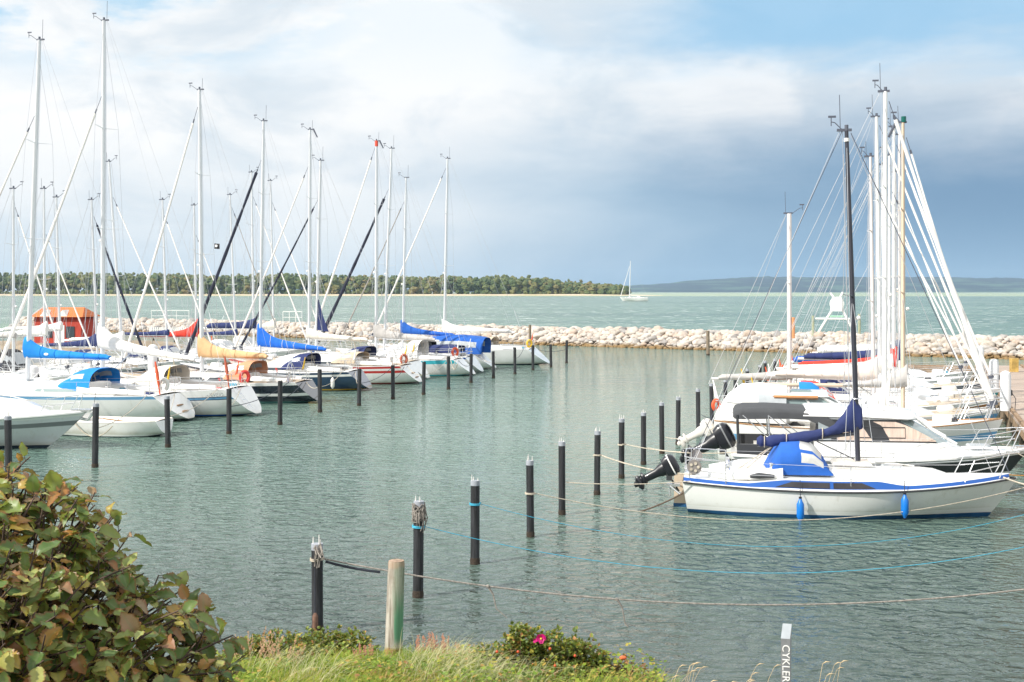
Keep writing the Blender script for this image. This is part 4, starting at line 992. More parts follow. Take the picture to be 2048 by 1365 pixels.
wh = MB().loft([[(1.8, 1.0, 1.4), (3.9, .9, 1.4), (3.9, -.9, 1.4), (1.8, -1., 1.4)], [(1.9, 1.0, 1.72), (3.75, .88, 1.72), (3.75, -.88, 1.72), (1.9, -1., 1.72)]]).loft([[(1.9, .98, 1.74), (3.75, .86, 1.74), (3.75, -.86, 1.74), (1.9, -.98, 1.74)], [(2.05, .92, 2.12), (3.0, .84, 2.12), (3.0, -.84, 2.12), (2.05, -.92, 2.12)]], mats=lambda i, j: 1).build('wheelhouse', [gel, glassg], r_, smooth=0)
MB().box((2.55, 0, 2.16), (1.5, 1.9, .07), taper=.97).build('roof', gel, wh)
MB().tube([(1.75, -1.0, 2.1), (3.0, -.95, 2.1)], .055, 4).tube([(1.75, 1.0, 2.1), (3.0, .95, 2.1)], .055, 4).tube([(1.75, -1.0, 2.1), (1.75, 1.0, 2.1)], .055, 4).build('wooden_trim', woodl, wh)
for s_ in (1, -1): MB().tube([(3.75, s_*.88, 1.74), (3.05, s_*.86, 2.15)], .04, 4).tube([(2.9, s_*.93, 1.74), (2.6, s_*.88, 2.12)], .03, 4).build('window_post', gel, wh)
MB().box((2.5, .2, 2.22), (.6, .5, .04)).build('hatch', glassg, wh)
sailcover(r_, FB['white'], X_(2.), 1.75, .6, .95, .2, .25, 0, 3, name='sail_bag')
motor(r_, -.35, -.3, .95, .9, True, mat('outboard_cream', (.66, .62, .58), .5), sgrey)
ryacht('r4', 'white yacht with thin grey hull line and tan mast topped by a green lamp', 41.5, 1440, 1806, (1806, 246), L=8.8, mr=.095, mm=tanm, top=2, fs=1., fb=1.1,
       cov='grey', ct=.75, cw=.34, ce=.12, cl=.45, bl=4.4, bz=2.15, hood='bright', hh=1.25, furl=furlw, fr=.06, ff=.95, st=((.75, .88, 3),), hm=[greyhull, antidk, swhite, swhite], wins=((4.8, 6.4, .3, .8),))
r_, h_, X_, p_ = BOATS['r4']
MB().tube([(X_(p_['mh'])+.02, 0, p_['mh']+.02), (X_(p_['mh'])+.02, 0, p_['mh']+.2)], .08, 10).build('masthead_lamp', mat('lamp_green', (.0, .10, .08), .3), r_)
ryacht('r5', 'yacht with pale pink boom cover reaching over the wheelhouse roofs', 45, 1470, 1748, (1741, 314), L=9., mr=.095, mm=alup, top=0, fs=.95,
       cov='pink', ct=.85, cw=.38, ce=.2, bl=3.5, bz=2.1, bt=.03, furl=furlw, fr=.055, ff=.9, hood=None, dk=teakd, st=((.45, .88, 3),), hm=[gel, antidk, gel, slblue])
ryacht('r6', 'two masted yacht, its short aft mast standing clear with a grey sail cover', 48.5, 1448, 1761, (1753, 234), L=10.0, mr=.11, mm=whitem, top=3, fs=1.05,
       cov='cream', ct=.8, cw=.3, ce=.2, bl=3.2, bz=2.1, furl=furlw, fr=.075, ff=.97, hood='red', dk=teakd, st=((.3, .88, 3),), hm=[gel, antidk, gel, woodl])
r_, h_, X_, p_ = BOATS['r6']
dm = 48.0; xm_ = (gx(1578, dm)-r_.location.x)/cos(radians(13)); zt_ = gz(428, dm)
mz = MB().tube([(xm_, 0, 1.), (xm_, 0, zt_)], .11, 12, sq=.8).build('mizzen_mast', alup, r_)
masttop(mz, xm_, zt_, 1)
for s_ in (1, -1):
    MB().tube([(xm_, s_*.04, 4.9+.6), (xm_-.05, s_*.75, 5.5)], .025, 6).build('spreader', alup, mz)
    MB().tube([(xm_-.1, s_*1.2, 1.1), (xm_-.05, s_*.75, 5.5), (xm_, 0, zt_-.1)], .007, 4).build('shroud', wire, r_)
MB().tube([(xm_-.1, 0, zt_), (-.6, 0, 1.6)], .008, 4).tube([(xm_-.1, 0, zt_), (-.2, .5, 1.1)], .006, 4).build('backstay', wire, r_)
sailcover(r_, FB['grey'], xm_, 1.85, 2.8, .45, .2, .26, -.01, 5, name='mizzen_cover')
MB().tube([(xm_, 0, 1.84), (xm_-2.95, 0, 1.80)], .05, 8).build('mizzen_boom', alup, r_)
MB().tube([(xm_+.15, -.02, 4.2), (xm_+.15, -.02, 3.4)], .06, 8).build('radar_reflector', mat('reflector_orange', (.62, .28, .12), .6), mz)
ryacht('r7', 'yacht with red sail cover bunched beside its white mast', 53.5, 1505, 1787, (1788, 254), L=10, mr=.1, mm=whitem, top=1,
       cov='red', ct=.95, cw=.3, ce=.2, bl=4.0, bz=2.05, furl=furlw, fr=.065, ff=.93, hood=None, st=((.45, .88, 3),), hm=[gel, antired, sturq, sturq])
ryacht('r8', 'yacht with very slim white mast standing between thicker masts of the right row', 50.5, 1500, 1778, (1779, 312), L=9.4, mr=.08, mm=whitem, top=3, fs=1.,
       cov='white', ct=.7, cw=.22, bl=4.2, bz=2.1, furl=furlw, fr=.05, ff=.85, hood='navy', hh=.8, dk=teakd, st=((.6, .88, 3),), hm=[greyhull, antidk, gel, sblue])
ryacht('r9', 'yacht with striped navy sail cover and grey furled headsail far along the right pier', 57.5, 1530, 1799, (1799, 270), L=9.8, mr=.095, mm=alup, top=0,
       cov='navy', ct=1.15, cw=.34, ce=.26, bl=4.3, bz=2.1, bt=.01, furl=furlw, fr=.06, ff=.9, hood='navy', lazy=3, dk=teakd, hm=[navyhull2, antidk, swhite])
ryacht('r10', 'yacht with royal blue cockpit cover near the end of the right pier', 61.5, 1560, 1768, (1764, 330), L=8.8, mr=.085, mm=whitem, top=3,
       cov='blue', ct=.5, cw=.3, ce=.3, bl=4.4, bz=1.75, furl=furlw, fr=.06, ff=.9, hood='blue')
ryacht('r11', 'yacht with long white hull shaped boom cover, last in the right row', 65.5, 1600, 1790, (1791, 345), L=8.6, mr=.085, mm=alup, top=0,
       cov='white', ct=.7, cw=.42, ce=.4, bl=4.0, bz=2.0, furl=furlw, fr=.05, ff=.9, hood='white')

# sailing yacht out in the bay
a = radians(176); dF = 650.
root, hl = yacht('bay', 'white yacht sailing alone in the bay under bare mast', None, 1296, d=dF, mb_=1259, mtop=(1261, 522), head=176, fx=.60, mr=.30, top=1, tr='vert', cov='cream', ct=.9, cw=.5, ce=.3, bl=4.6, bz=2.9, furl=furlw, fr=.17, ff=.9, hood='white', fs=1.8, fm=1.7, fb=2.1, L=14.5, wr=.02)
person_m = mat('dark_clothing', (.04, .045, .06), .8, var=.3)
def sitter(x, y, z, nm, s=1., lab=None):
    mb = MB()
    mb.tube([(0, 0, 0), (0, 0, .25), (.02, 0, .5), (.02, 0, .58)], [.17, .19, .17, .07], 10)
    mb.ball((.03, 0, .72), .115, 5)
    for s_ in (1, -1):
        mb.tube([(.02, s_*.17, .5), (.08, s_*.24, .25), (.28, s_*.2, .15)], [.055, .05, .035], 6)
        mb.tube([(0, s_*.1, .05), (.42, s_*.12, .08), (.45, s_*.12, -.35)], [.09, .07, .05], 6)
    o = mb.build('person', person_m); o.location = (x, y, z); tag(o, lab, 'person', 'crew in the bay yacht cockpit'); return o
for i, (lx, ly, lab) in enumerate(((1.6, .7, 'dark clothed person seated in the bay yacht cockpit, nearest its stern'), (3.0, -.6, 'dark clothed person seated in the bay yacht cockpit, nearer its mast'))):
    q = W('bay', (lx, ly, 1.75)); sitter(q.x, q.y, q.z, i, lab=lab)
# ------------------------------------------------------------ piles
def pile(px, yb, yt, label, group, r=.078, m=pilem, tuft=True, lean=0., seed=0, collar=True):
    d = dw(yb); x = gx(px, d); zt = gz(yt, d)
    root = thing('mooring_pile', (x, d, 0), 0, label=label, cat='mooring pile', group=group)
    root.rotation_euler = (random.Random(seed+5).uniform(-.018, .018), random.Random(seed+9).uniform(-.018, .018), random.Random(seed).uniform(0, 6))
    mb = MB().tube([(0, 0, -.8), (0, 0, .1), (lean*.5, 0, zt*.5), (lean, 0, zt-.1), (lean, 0, zt)], [r, r, r, r, r*.96], 16)
    mb.build('post', m, root)
    mb = MB().tube([(0, 0, -.04), (0, 0, .06), (0, 0, .12)], [r*1.05, r*1.12, r*1.02], 16); mb.build('waterline_growth', mat('mussel_growth', (.045, .032, .022), .9, var=.5, vs=30, bump=.8, bs=60), root)
    if collar: MB().tube([(lean, 0, zt-.09), (lean, 0, zt+.005)], [r*1.03, r*1.03], 16).build('cap', greym, root)
    if tuft:
        rd = random.Random(seed); mb = MB()
        for k in range(rd.choice((3, 4, 5)) if d < 40 else rd.choice((1, 2))):
            a_ = k*1.9+rd.uniform(0, 1.); q = (lean+r*.7*cos(a_), r*.7*sin(a_), zt)
            MB().tube([q, (q[0]+rd.uniform(-.01, .01), q[1], zt+rd.uniform(.04, .15))], [.014, .006], 5).build('bird_spike', birdm, root)
    return root, x, d, zt
ordn = ['nearest', 'second', 'third', 'fourth', 'fifth', 'sixth', 'seventh', 'eighth', 'ninth', 'tenth', 'eleventh', 'twelfth', 'thirteenth', 'fourteenth', 'fifteenth', 'sixteenth']
RP = []
right_piles = [(635, 1265, 1088), (836, 1195, 1003), (950, 1128, 962), (1061, 1074, 922), (1124, 1030, 884), (1194, 990, 863), (1243, 957, 838), (1287, 930, 826), (1324, 908, 806), (1356, 890, 795), (1397, 870, 779), (1424, 853, 768)]
for i, (px, yb, yt) in enumerate(right_piles):
    ex = {0: 'black pile with grey collar and a hanging weight, nearest the grass bank', 1: 'black pile with frayed cream rope wrapped round its top', 2: 'black pile with turquoise rope knotted below its top, third of the diagonal row',
          11: 'last black pile of the diagonal row, beside the white motor sailer stern'}.get(i, ordn[i]+' black pile of the diagonal row from the grass bank')
    RP.append(pile(px, yb, yt, ex, 'black piles in the right diagonal row', .088 if i < 3 else .080, seed=i))
for i, (px, yb, yt) in enumerate([(1450, 838, 760), (1470, 828, 752), (1494, 815, 739), (1519, 803, 731), (1531, 795, 723), (1550, 788, 719)]):
    RP.append(pile(px, yb, yt, ordn[i]+' of the far piles standing just left of the right hand sterns' if i else 'first of the far piles behind the white motor sailer stern', 'far black piles behind the right hand sterns', .078, seed=40+i))
LP = []
left_piles = [(18, 975, 833), (190, 935, 808), (336, 895, 793), (458, 868, 778), (560, 850, 762), (640, 825, 739), (718, 812, 738), (786, 799, 731), (847, 790, 724), (897, 779, 713), (942, 766, 708), (987, 757, 703), (1030, 749, 695), (1066, 741, 691), (1102, 735, 689), (1133, 727, 681)]
for i, (px, yb, yt) in enumerate(left_piles):
    lb = {0: 'black pile in front of the grey motor yacht hull at the left edge', 1: 'black pile in front of the grey motor yacht bow', 2: 'black pile beside the stern of the low keelboat',
          15: 'outermost black pile of the left row, in open water'}.get(i, ordn[i]+' black pile along the left row of yacht sterns')
    LP.append(pile(px, yb, yt, lb, 'black piles along the left sterns', 0.092, seed=80+i, tuft=(i < 3 or i % 4 == 0), collar=i < 3))
# grey timber piles near the breakwater
tim = mat('weathered_timber', (.22, .17, .12), .85, var=.4, vs=4, stretch=(8, 8, 1), bump=.6, bs=10)
pile(1060, 698, 650, 'tall brown timber pile in front of the breakwater, left of centre', 'timber piles by the breakwater', .12, tim, False, collar=False)
pile(1416, 711, 662, 'brown timber pile in front of the breakwater, right of centre', 'timber piles by the breakwater', .14, tim, False, collar=False)
# near details on piles
r0, x0, d0_, z0 = RP[0]
rd = random.Random(5)
def bundle(root, x, z, m, n=9, drop=.3, rad=.11, seed=1, name='tied_rope', out=.0, mw=None):
    rd = random.Random(seed)
    mb = MB()
    for k in range(n):
        a0 = rd.uniform(0, 6.28); pts = []
        for i in range(9):
            a_ = a0+i*.8; rr = rad*(1+rd.uniform(-.04, .2)); pts.append((x+rr*cos(a_)+out*i/9, rr*sin(a_), z-drop*rd.random()*.9))
        mb.tube(pts, .010, 5)
    for k in range(n//2):
        a_ = rd.uniform(3.4, 6.0); q = (x+rad*cos(a_), rad*sin(a_), z-.1); L_ = rd.uniform(.15, drop+.15)
        mb.tube([q, (q[0]+rd.uniform(-.05, .05), q[1]-.03, q[2]-L_*.6), (q[0]+rd.uniform(-.03, .03), q[1], q[2]-L_)], .010, 5)
    return mb.build(name, m, root)
ropeg = mat('rope_grey', (.30, .27, .24), .95, var=.4, vs=18, bump=.6, bs=60)
bundle(RP[1][0], 0, RP[1][3]-.02, ropeg, 14, .36, .105, 3)
mb = MB()                                            # block and cloth at the side of the nearest pile
for k in range(16):
    a_, b_, g_ = rd.uniform(-.05, .05), rd.uniform(-.07, .03), rd.uniform(.2, 1)
    if k < 9: mb.tube([(.09, b_, z0-.06+a_), (.16+.1*g_, b_, z0+.0+a_), (.2+.14*g_, b_-.02, z0-.01+a_*1.5), (.22+.18*g_, b_, z0-.09+a_)], .011, 5)
    else: mb.tube([(.10, b_, z0-.06), (.17+a_, b_, z0-.12), (.13+a_*.6, b_-.02, z0-.15-.25*g_)], .010, 5)
mb.build('rope_coil', ropeg, r0)
wt = MB().tube([(.11, -.06, z0-.35), (.115, -.06, .30)], .008, 5).build('cord', roped, r0)
MB().tube([(.12, -.06, .33), (.13, -.06, .28), (.13, -.06, .1), (.12, -.06, .05)], [.02, .045, .045, .03], 9).build('hanging_weight', mat('rusty_weight', (.17, .09, .06), .8, var=.4, vs=12), r0)
for i, m_ in ((0, ropew), (1, ropeb), (2, ropeb), (3, ropew), (5, ropew), (6, ropew)):
    r_, x_, d_, z_ = RP[i]; zz = {0: 1.12, 1: gz(1053, d_), 2: gz(1008, d_), 3: gz(987, d_), 5: gz(911, d_), 6: gz(889, d_)}[i]
    mb = MB()
    for k in range(2): mb.tube([(.103*cos(a_*pi/8), .103*sin(a_*pi/8), zz+k*.02-.02*(a_/16)) for a_ in range(17)], .012, 5)
    mb.build('rope_loop', m_, r_)

# ------------------------------------------------------------ mooring ropes
def rope(a_, b_, sag, m, r, label, group='mooring ropes', n=26, extra=None):
    a_, b_ = Vector(a_), Vector(b_); pts = []
    for i in range(n+1):
        k = i/n; q = a_.lerp(b_, k); q.z -= 4*sag*k*(1-k); pts.append(q)
    mb = MB().tube([q-a_ for q in pts], r, 6)
    if extra: 
        for k in extra:
            q = pts[int(k*n)]-a_; rd = random.Random(int(k*100))
            mb.ball(q, .03, 3)
            mb.tube([q, (q.x+.08, q.y, q.z-.12), (q.x+.13, q.y, q.z-.28*(1+k)), (q.x+.30, q.y, q.z-.4*(1+k))], [.02, .014, .012, .006], 5)
    o = mb.build('mooring_rope', m); o.location = a_
    return tag(o, label, 'rope', group)
def pier_x(d): return 15.4+(d-37.5)*.326
P = lambda i: (RP[i][1], RP[i][2])
e = lambda d, z: (pier_x(d)-.1, d, z)
rope((P(0)[0]+.1, P(0)[1], 1.12), (10.1, 19.9, .75), .62, ropeg, .013, 'brown weathered rope from the nearest pile across the foreground water', extra=(.225, .37))
rope((P(0)[0]+.12, P(0)[1], 1.08), (P(0)[0]+.95, P(0)[1]+.08, .90), .02, roped, .02, 'dark sleeve of rope on the foreground line beside the nearest pile')
rope((P(1)[0]+.1, P(1)[1], gz(1053, P(1)[1])), (11.2, 23.3, .85), .85, ropeb, .006, 'turquoise rope sagging from the pile with the frayed rope top')
rope((P(2)[0]+.1, P(2)[1], gz(1008, P(2)[1])), (12.2, 26.4, .9), .95, ropeb, .0055, 'turquoise rope from the third pile, the farther of the two blue ropes')
rope((P(3)[0]+.1, P(3)[1], gz(987, P(3)[1])), e(28.6, .9), .75, ropew, .010, 'cream rope from the fourth pile running under the blue banded boat')
rope((P(5)[0]+.1, P(5)[1], gz(911, P(5)[1])), W('r1', (.3, -1., .95)), .10, ropew, .017, 'thick cream rope from the sixth pile to the stern rail of the blue banded boat')
rope((P(4)[0]+.1, P(4)[1], gz(965, P(4)[1])), W('r1', (.2, -1.05, .8)), .06, ropew, .010, 'thin cream rope from the fifth pile to the blue banded boat outboard')
rope((P(6)[0]+.1, P(6)[1], gz(889, P(6)[1])), W('r2', (.2, -1.1, 1.05)), .12, ropew, .013, 'cream rope from the seventh pile to the motor cruiser stern')
rope((P(7)[0]+.1, P(7)[1], gz(895, P(7)[1])), W('r2', (.2, 1.1, 1.05)), .2, ropew, .010, 'thin rope from the eighth pile to the motor cruiser stern')
rope((P(8)[0]+.1, P(8)[1], gz(875, P(8)[1])), W('r3', (.2, -1.1, 1.3)), .2, ropew, .012, 'thin rope from the ninth pile to the motor sailer')
rope((P(10)[0]+.1, P(10)[1], gz(830, P(10)[1])), W('r3', (.2, 1.1, 1.3)), .1, roped, .010, 'dark rope from the eleventh pile to the motor sailer')
rope(W('r1', (7.25, -.3, .95)), e(27.6, .8), .05, ropew, .018, 'cream bow rope of the blue banded boat')
rope(W('r1', (7.3, .3, .95)), e(30.2, .8), .05, mat('rope_orange', (.70, .32, .06), .8), .012, 'orange bow rope of the blue banded boat')
rope(W('r2', (7.0, -.5, 1.2)), e(31.5, .85), .04, ropew, .012, 'bow rope of the motor cruiser, near side')
rope(W('r2', (7.0, .5, 1.2)), e(35.2, .85), .04, ropew, .012, 'bow rope of the motor cruiser, far side')
rope(W('r1', (.1, -.6, .5)), (gx(1270, 29.6), 29.6, -.05), .05, mat('old_rope_brown', (.10, .07, .05), .95), .018, 'slack brown rope trailing from the blue banded boat rudder into the water')
LT = [('l2', 1, 2), ('l3', 2, 3), ('l4', 3, 4), ('l4', 4, 5), ('l5', 5, 6), ('l6', 6, 7), ('l6', 7, 8), ('l8', 8, 9), ('l8', 9, 10), ('l10', 10, 11), ('l11', 12, 13), ('l11', 13, 15)]
kn = {'l2': 'bright blue hooded yacht', 'l3': 'blue striped yacht', 'l4': 'black hulled yacht', 'l5': 'dark blue hulled yacht', 'l6': 'red striped yacht', 'l8': 'turquoise striped yacht', 'l10': 'yacht with the blue cockpit tent', 'l11': 'farthest left row yacht'}
seen = {}
for k, i, j in LT:
    hl = BOATS[k][1]; xx = hl.xs(1)+.35; yy = hl.hb(0)-.15
    for (pi_, sy, nm) in ((i, -1 if False else 1, 'near'), (j, -1, 'far')):
        key = (k, pi_)
        if key in seen: continue
        seen[key] = 1; r_, x_, d_, z_ = LP[pi_]
        q = W(k, (xx, yy*sy, hl.fs+.05))
        rope((x_-.05, d_, z_*.6), q, .22, (ropew, roped, ropew)[(i+j) % 3], .014, 'rope from the %s to the %s left pile' % (kn[k], ordn[pi_]))
# hanging loops on two of the left yachts
for k, xx, zz, ln, lb in (('b1', 3.1, .55, 1.6, 'slack cream rope loop along the low keelboat side'), ('l8', 1.2, 1.0, 3.2, 'white rope loop drooping under the turquoise striped stern')):
    hl = BOATS[k][1]; yy = hl.hx(xx)+.05
    rope(W(k, (xx, yy, zz)), W(k, (xx-ln if k == 'b1' else xx-.9, yy+.1 if k == 'b1' else yy+1.6, zz-.1)), .45, ropew, .022, lb)

# ------------------------------------------------------------ fenders, lifebuoys
def fender(key, x, z, m, label, s=1., L_=.42, ytop=None, side=-1):
    hl = BOATS[key][1]; zt = hl.zx(x)+.25
    y = side*(max(hl.surf(x, z), hl.hx(x))+.09*s)
    q = W(key, (x, y, z)); root = thing('fender', q, 0, label=label, cat='fender', group='fenders')
    r = .085*s
    MB().tube([(0, 0, -L_/2-.06), (0, 0, -L_/2-.03), (0, 0, -L_/2), (0, 0, -L_/2+.07), (0, 0, L_/2-.07), (0, 0, L_/2), (0, 0, L_/2+.04), (0, 0, L_/2+.08)], [.02, .035, .05, r, r, .05, .035, .02], 14).build('body', m, root)
    MB().tube([(0, 0, L_/2+.06), (0, 0, L_/2+.1)], .035, 8).build('eye', blackgloss, root); MB().tube([(0, 0, -L_/2-.05), (0, 0, -L_/2-.09)], .03, 8).build('eye', blackgloss, root)
    t = W(key, (x, side*(hl.hx(x)-.02), zt))-q
    MB().tube([(0, 0, L_/2+.08), (t.x, t.y, t.z)], .009, 5).build('rope', roped, root)
fblue = mat('fender_blue', (.005, .16, .58), .35, var=.1)
fender('r1', 2.66, .24, fblue, 'blue fender on the white hull, under the sprayhood of the near boat')
fender('r1', 4.95, .38, fblue, 'blue fender on the white hull, forward of the black mast')
fwh = mat('fender_white', (.7, .69, .66), .4)
for k, xx, lb in (('l2', 3.2, 'white fender on the bright blue hooded yacht'), ('l5', 1.6, 'white fender near the dark blue stern'), ('l8', 3.5, 'white fender on the turquoise striped yacht')):
    fender(k, xx, .45, fwh, lb, 1.2, .5, side=1)
def horseshoe(key, v, m, label, ring=False):
    q = W(key, v); mb = MB(); n = 18; a0 = 0 if ring else .5
    mb.tube([(.17*sin(a0+(2*pi-2*a0)*i/n+pi), .0, .23*cos(a0+(2*pi-2*a0)*i/n+pi)) for i in range(n+1)], .08, 8)
    o = mb.build('lifebuoy', m); o.location = q; o.rotation_euler = (0, 0, radians(25)); o.scale = ((.65,)*3 if key == 'r3' else (1, 1, 1)); tag(o, label, 'lifebuoy', 'lifebuoys on stern rails')
def stern_at(k, y, z): hl = BOATS[k][1]; return (hl.xs(1)+.05, y*hl.hb(0), hl.fs+z)
horseshoe('l3', stern_at('l3', -.6, .4), mat('red_foam', (.62, .04, .03), .6), 'red horseshoe lifebuoy on the blue striped yacht stern')
horseshoe('l2', stern_at('l2', .3, .4), mat('white_foam', (.7, .68, .64), .6), 'white horseshoe lifebuoy on the bright blue hooded yacht')
horseshoe('l8', stern_at('l8', .4, .45), orange, 'orange horseshoe lifebuoy on the turquoise striped yacht stern')
horseshoe('l6', stern_at('l6', .2, .35), mat('brick_foam', (.45, .12, .07), .6), 'dark red lifebuoy on the red striped yacht stern')
horseshoe('l11', stern_at('l11', .5, .4), yellowp, 'yellow ring lifebuoy on the farthest left row yacht', True)
horseshoe('r3', stern_at('r3', -.7, .45), orange, 'red orange lifebuoy on the motor sailer stern rail')
horseshoe('r9', stern_at('r9', -.3, .6), orange, 'orange lifebuoy on the striped navy covered yacht stern')
# rolled ensign poles at sterns
for k, y_, m_, lb in (('l2', .5, orange, 'rolled red ensign on a pole at the bright blue hooded yacht stern'), ('l3', .55, mat('ensign_red', (.45, .10, .05), .7), 'rolled dark red ensign pole on the blue striped yacht stern')):
    q = W(k, stern_at(k, y_, 0)); mb = MB().tube([(0, 0, 0), (-.18, 0, 1.3)], [.03, .03], 7).tube([(-.05, 0, .4), (-.12, 0, .9), (-.19, 0, 1.35)], [.05, .07, .03], 7)
    o = mb.build('flagpole', m_); o.location = q; tag(o, lb, 'flagpole')

# ------------------------------------------------------------ piers
plank = None
def plankmat():
    m = bpy.data.materials.new('pier_planks'); m.use_nodes = True; N = NT(m.node_tree); b = N.n['Principled BSDF']; b.inputs['Roughness'].default_value = .85
    co = N.node('ShaderNodeTexCoord').outputs['Object']; s_ = N.node('ShaderNodeSeparateXYZ'); N.l.new(co, s_.inputs[0])
    y = N.m('MULTIPLY', s_.outputs[1], 7.1); fr = N.m('FRACT', y); fl = N.m('FLOOR', y)
    wn = N.node('ShaderNodeTexWhiteNoise', noise_dimensions='1D'); N.l.new(fl, wn.inputs[1])
    g = N.noise(N.mapping(co, (1.5, 30, 1)), 2., 4)
    c = N.mix(wn.outputs[0], (.38, .29, .23), (.52, .43, .36)); c = N.mix(N.m('MULTIPLY', g, .5), c, (.24, .19, .15))
    gap = N.ss(N.m('ABSOLUTE', N.m('SUBTRACT', fr, .5)), .44, .48)
    N.l.new(N.mix(gap, c, (.06, .045, .035)), b.inputs['Base Color'])
    return m
plankm = plankmat(); beam = mat('pier_beam', (.30, .20, .12), .85, var=.4, vs=3, bump=.5, bs=12)
yel = mat('yellow_timber', (.50, .33, .09), .8, var=.35, vs=3)
def pier(name, x0, d0, x1, d1, wid, z, label, piles=True):
    dx, dy = x1-x0, d1-d0; L_ = sqrt(dx*dx+dy*dy); a_ = atan2(dy, dx)-pi/2
    root = thing(name, (x0, d0, 0), a_, label=label, cat='pier')
    MB().box((wid/2, L_/2, z-.03), (wid, L_, .06)).build('deck', plankm, root, smooth=0)
    mb = MB()
    for x_ in (.06, wid-.06): mb.box((x_, L_/2, z-.19), (.10, L_-.01, .24))
    mb.build('beam', beam, root, smooth=0)
    mb = MB()
    for x_ in (.1, wid-.1): mb.box((x_, L_/2, z+.05), (.12, L_-.02, .09))
    mb.build('kerb', beam, root, smooth=0)
    if piles:
        n = int(L_/3.2)
        for i in range(n+1):
            for x_ in (.15, wid-.15): MB().tube([(x_, i*L_/n+.1, -1), (x_, i*L_/n+.1, z-.08)], .11, 10).build('support_pile', tim, root)
    return root
pier('pier', pier_x(15.)+.0, 15., pier_x(72.), 72., 2.6, .95, 'right pier of weathered planks with white service posts')
pier('cross_pier', gx(1640, 76), 76., pier_x(72.)+.2, 73.2, 1.6, .75, 'low yellowish cross pier behind the right row of masts')
pier('pier', -29.7, 32., -10.2, 93.5, 2.2, .95, 'left pier of pale planks running behind the left row yachts', True)
wpost = mat('pedestal_white', (.72, .73, .74), .4, var=.05)
def pedestal(px, d, yt, label, r=.13):
    x = gx(px, d); zt = gz(yt, d); root = thing('service_post', (x, d, .95), 0, label=label, cat='service post', group='white service posts on the piers')
    h_ = zt-.95
    MB().tube([(0, 0, 0), (0, 0, h_-r*.9), (0, 0, h_-r*.35), (0, 0, h_-.02), (0, 0, h_)], [r, r, r*.85, r*.45, r*.1], 16).build('post', wpost, root)
    MB().box((r*.9, -.02, h_*.45), (.10, .12, .2)).build('socket', schar, root)
    MB().tube([(r+.02, -.05, h_*.45), (r+.15, -.08, h_*.3), (r+.12, -.08, .05), (r+.02, -.02, .0)], .014, 5).build('cable', schar, root)
pedestal(2011, 44.5, 742, 'white round topped service post, nearest on the right pier', .185)
pedestal(1988, 52.5, 718, 'white service post on the right pier, middle of three', .19)
pedestal(1960, 64, 691, 'white service post near the far end of the right pier', .19)
pedestal(306, 66., 689, 'white pillar on the left pier above the tan and white boom covers', .27)
pedestal(67, 57.5, 731, 'cream pillar on the left pier below the blue boom cover', .24)
pedestal(1752-700, 200, 640, 'x') if False else None
mb = MB().box((0, 0, .35), (.35, .35, .7)); o = mb.build('bollard', yel, None, smooth=0); o.location = (gx(2028, 66), 66, .95); tag(o, 'yellow timber bollard post at the outer edge of the right pier', 'bollard')

# ------------------------------------------------------------ breakwater
BA = Vector((5.2, 119., 0)); BD = Vector((33.7, -24., 0)).normalized(); BN = Vector((-BD.y, BD.x, 0))
if BN.y < 0: BN = -BN
def rockmat():
    m = bpy.data.materials.new('boulder_stone'); m.use_nodes = True; N = NT(m.node_tree); b = N.n['Principled BSDF']; b.inputs['Roughness'].default_value = .9
    g = N.node('ShaderNodeNewGeometry'); oi = N.node('ShaderNodeObjectInfo')
    f = N.m('FRACT', N.m('ADD', g.outputs['Random Per Island'], oi.outputs['Random']))
    c = N.ramp(f, [(0, (.42, .38, .33)), (.2, (.62, .56, .49)), (.4, (.36, .35, .34)), (.55, (.66, .61, .55)), (.72, (.50, .39, .31)), (.85, (.55, .53, .50)), (.94, (.16, .16, .165)), (1, (.58, .52, .47))])
    n = N.noise(g.outputs['Position'], 3.5, 6, .65)
    c = N.mix(N.ss(n, .35, .7), N.mix(.45, c, (.25, .20, .16)), c)
    sp = N.node('ShaderNodeSeparateXYZ'); N.l.new(g.outputs['Position'], sp.inputs[0])
    z = N.m('ADD', sp.outputs[2], N.m('MULTIPLY', N.m('SUBTRACT', N.noise(g.outputs['Position'], .7, 3), .5), .7))
    c = N.mix(N.ss(z, .12, .46, 1, 0), c, N.mix(n, (.12, .08, .035), (.30, .19, .08)))       # algae near the water
    N.l.new(c, b.inputs['Base Color'])
    bn = N.node('ShaderNodeBump'); bn.inputs['Strength'].default_value = .5; bn.inputs['Distance'].default_value = .05
    N.l.new(N.noise(g.outputs['Position'], 9, 5), bn.inputs['Height']); N.l.new(bn.outputs[0], b.inputs['Normal'])
    return m
rockm = rockmat()
import bmesh
def ico(sub):
    bm = bmesh.new(); bmesh.ops.create_icosphere(bm, subdivisions=sub, radius=1.); bm.verts.ensure_lookup_table()
    v = [q.co.copy() for q in bm.verts]; f = [tuple(x.index for x in q.verts) for q in bm.faces]; bm.free(); return v, f
ICO2 = ico(2); ICO1 = ico(1); ICO3 = ico(3)
def rockverts(seed, base=ICO2):
    out = []
    for q in base[0]:
        n_ = noise.noise(q*.9+Vector((seed*3.7, 0, seed)))*.50+noise.noise(q*2.1+Vector((seed, 5, 0)))*.22
        n_ = min(n_, .16+.25*noise.noise(Vector((round(q.x*1.3), round(q.y*1.3), seed))))
        out.append(q*(1+n_))
    return out
rock_sh = [rockverts(i) for i in range(12)]
rock_me = []
for i, sh in enumerate([rockverts(20+i, ICO3) for i in range(10)]):
    me = bpy.data.meshes.new('boulder'); me.from_pydata([tuple(q) for q in sh], [], ICO3[1]); me.materials.append(rockm)
    me.polygons.foreach_set('use_smooth', [True]*len(me.polygons)); me.update(); rock_me.append(me)
rd = random.Random(11); rocks = []
